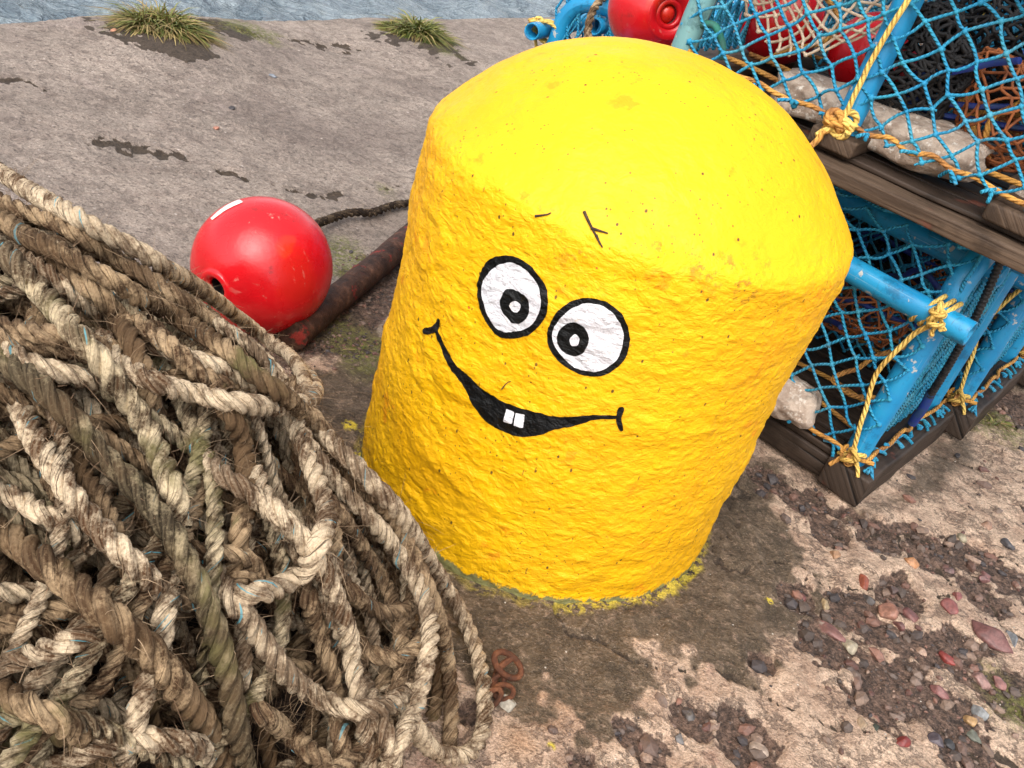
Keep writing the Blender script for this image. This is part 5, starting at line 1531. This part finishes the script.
# cream entrance funnel and black net bag hanging inside the front upper pot
def U2W(x, y, z): return np.array([u0[0] + w2[0] * x + n2[0] * y, u0[1] + w2[1] * x + n2[1] * y, UZ + z])
def funnel(a, b):
    t = (a - .5) * 2
    x = -.70 + .19 * t + .02 * np.sin(9 * b); z = .42 - .28 * b * (1 - .55 * t * t) ; y = .055 + .12 * (1 - b) * t * t + .05 * b + .02 * np.sin(5 * t + 3 * b)
    return np.stack([x, y, z], -1)
mb = MB(); net(mb, funnel, .46, .34, .0175, .0175, tw=.0027, jit=.0016, seed=5, sag=.001); mb.build('entrance_netting', M['twine_cream'], potU)
for (cx, cy, cz_, rx, rz_, mat, hd, tw, sd) in ((-.46, .17, .20, .080, .10, 'twine_dark', .0085, .0036, 1), (-.29, .19, .18, .11, .085, 'twine_rust', .017, .0026, 2), (-.13, .22, .22, .10, .09, 'twine_rust', .017, .0026, 3), (-.36, .29, .28, .14, .12, 'twine_dark', .011, .0034, 6)):  # black bag, plus a larger black net added to deepen the interior shade
    def crump(a, b, cx=cx, cy=cy, cz_=cz_, rx=rx, rz_=rz_, sd=sd):
        t = a * 2 * PI; u = (b - .5) * PI * .94
        P_ = np.stack([cx + rx * np.cos(t) * np.cos(u), cy + rx * .7 * np.sin(t) * np.cos(u), cz_ + rz_ * np.sin(u)], -1)
        return P_ + .04 * np.stack([fbm(P_ / .09 + sd * 3 + k, 3, 60 + k) for k in range(3)], -1)
    mb = MB(); net(mb, crump, 2 * PI * rx * .8, PI * rz_, hd, hd, tw=tw, jit=.003, seed=sd, knots=False, sag=.002); mb.build('bait_and_shade_net', M[mat], potU)
mb = MB(); mb.tube(wob(spline([(-.84, .03, .13), (-.80, .035, .15), (-.775, .04, .13), (-.76, .04, .10)], .006), .002), .007, 8); mb.build('green_cord', M['green'], potU)
mb = MB(); mb.tube(wob(spline([(-.22, .12, .42), (-.20, .13, .34), (-.10, .15, .30), (.0, .16, .31)], .006), .004), .010, 9); mb.build('navy_cord', M['navy'], potU)

def ballast(c, dims, rz, label, seed):
    c = np.asarray(c)
    V0, F0 = ICO[3]
    bm = bmesh.new(); bmesh.ops.create_icosphere(bm, subdivisions=4, radius=1.0)
    Vn = np.array([v.co[:] for v in bm.verts]); Fn = np.array([[v.index for v in f.verts] for f in bm.faces]); bm.free()
    p = 3.2; q = (np.abs(Vn) ** p).sum(1) ** (-1 / p)
    X = Vn * q[:, None]; X = X * (1 + .30 * fbm(X * 1.1 + seed, 3, seed)[:, None]) + .11 * np.stack([fbm(X * 3 + seed + k, 4, 70 + k) for k in range(3)], -1)
    o = mesh_np('ballast_stone', X * np.array(dims) / 2, Fn, M['ballast']); o.location = Vector(c.tolist()); o.rotation_euler = (.03, -.05, rz)
    return tag(o, label, 'ballast stone', 'pale ballast stones weighing down the pots')
ballast(U2W(-.60, .13, .085), (.15, .12, .075), R2 + .05, 'rounded barnacled ballast stone left of the yellow lashing in the upper pot', 1)
ballast(U2W(-.415, .125, .088), (.26, .135, .075), R2 - .22, 'large pale rough ballast slab right of the yellow lashing in the upper pot', 3)
ballast(on_z(790, 398, gz0 + .105), (.12, .11, .07), R1 + .3, 'grey ballast stone in the ground pot beside the bollard edge', 4)
ballast(U2W(-.16, .20, .076), (.15, .11, .06), R2 + .2, 'dim ballast stone under the rusty netting near the right edge', 5)

# red floats lying on and in the stack
fb = on_z(654, 10, .625)
red_float(fb, .100, cam_dir(.28, -.02 - .45 * -1, .84), 'red float with a moulded hub lying on the pots above the bollard top', hub=True)
red_float(U2W(-.80, .36, .15), .085, cam_dir(.8, .1, .3), 'dark red float shut in behind the blue netting at the stack left end')
red_float(U2W(-.60, .37, .15), .085, cam_dir(.3, .9, .3), 'deep red float behind the cream netting')
# tan rope hanging over the far pot
q = spline([CAM + ray(x, y) * d for x, y, d in ((618, -30, 2.75), (608, -8, 2.62), (596, 6, 2.56), (590, 20, 2.53), (588, 38, 2.52), (590, 70, 2.52))], .006)
make_rope('mooring_rope', q, .011, M['rope_mid'], 'brown twisted rope hanging down over the far blue pot', fuzz=120, seed=61)

# ================================================================== LIGHT, SKY, CAMERA
wld = bpy.data.worlds.new('World'); SC.world = wld; wld.use_nodes = True
nt = wld.node_tree; bg = nt.nodes['Background']
sky = nt.nodes.new('ShaderNodeTexSky'); sky.sky_type = 'NISHITA'; sky.sun_disc = False
SUN_EL, SUN_AZ = math.radians(54), math.radians(190)       # azimuth from +Y towards +X
sky.sun_elevation = SUN_EL; sky.sun_rotation = SUN_AZ
sky.air_density = 1.0; sky.dust_density = 3.0; sky.ozone_density = .6
hsv = nt.nodes.new('ShaderNodeHueSaturation'); hsv.inputs['Saturation'].default_value = .35      # cloud cover takes the blue out of the sky
nt.links.new(sky.outputs[0], hsv.inputs['Color']); nt.links.new(hsv.outputs[0], bg.inputs[0]); bg.inputs[1].default_value = .15
sd = bpy.data.lights.new('sun', 'SUN'); sd.energy = 1.05; sd.angle = math.radians(60); sd.color = (1.0, .965, .90)
so = link(bpy.data.objects.new('sun', sd))
dirv = Vector((math.sin(SUN_AZ) * math.cos(SUN_EL), math.cos(SUN_AZ) * math.cos(SUN_EL), math.sin(SUN_EL)))
so.rotation_euler = (-dirv).to_track_quat('-Z', 'Y').to_euler()

cd = bpy.data.cameras.new('camera'); co = link(bpy.data.objects.new('camera', cd)); SC.camera = co
cd.sensor_width = 36; cd.lens = F / 1024 * 36; cd.clip_start = .02; cd.clip_end = 2000
co.matrix_world = Matrix([[_rt[k], _up[k], -_fw[k], CAM[k]] for k in range(3)] + [[0, 0, 0, 1]])
SC.view_settings.view_transform = 'Standard'; SC.view_settings.look = 'None'; SC.view_settings.gamma = 1
SC.view_settings.use_curve_mapping = False; SC.view_settings.exposure = 1.08
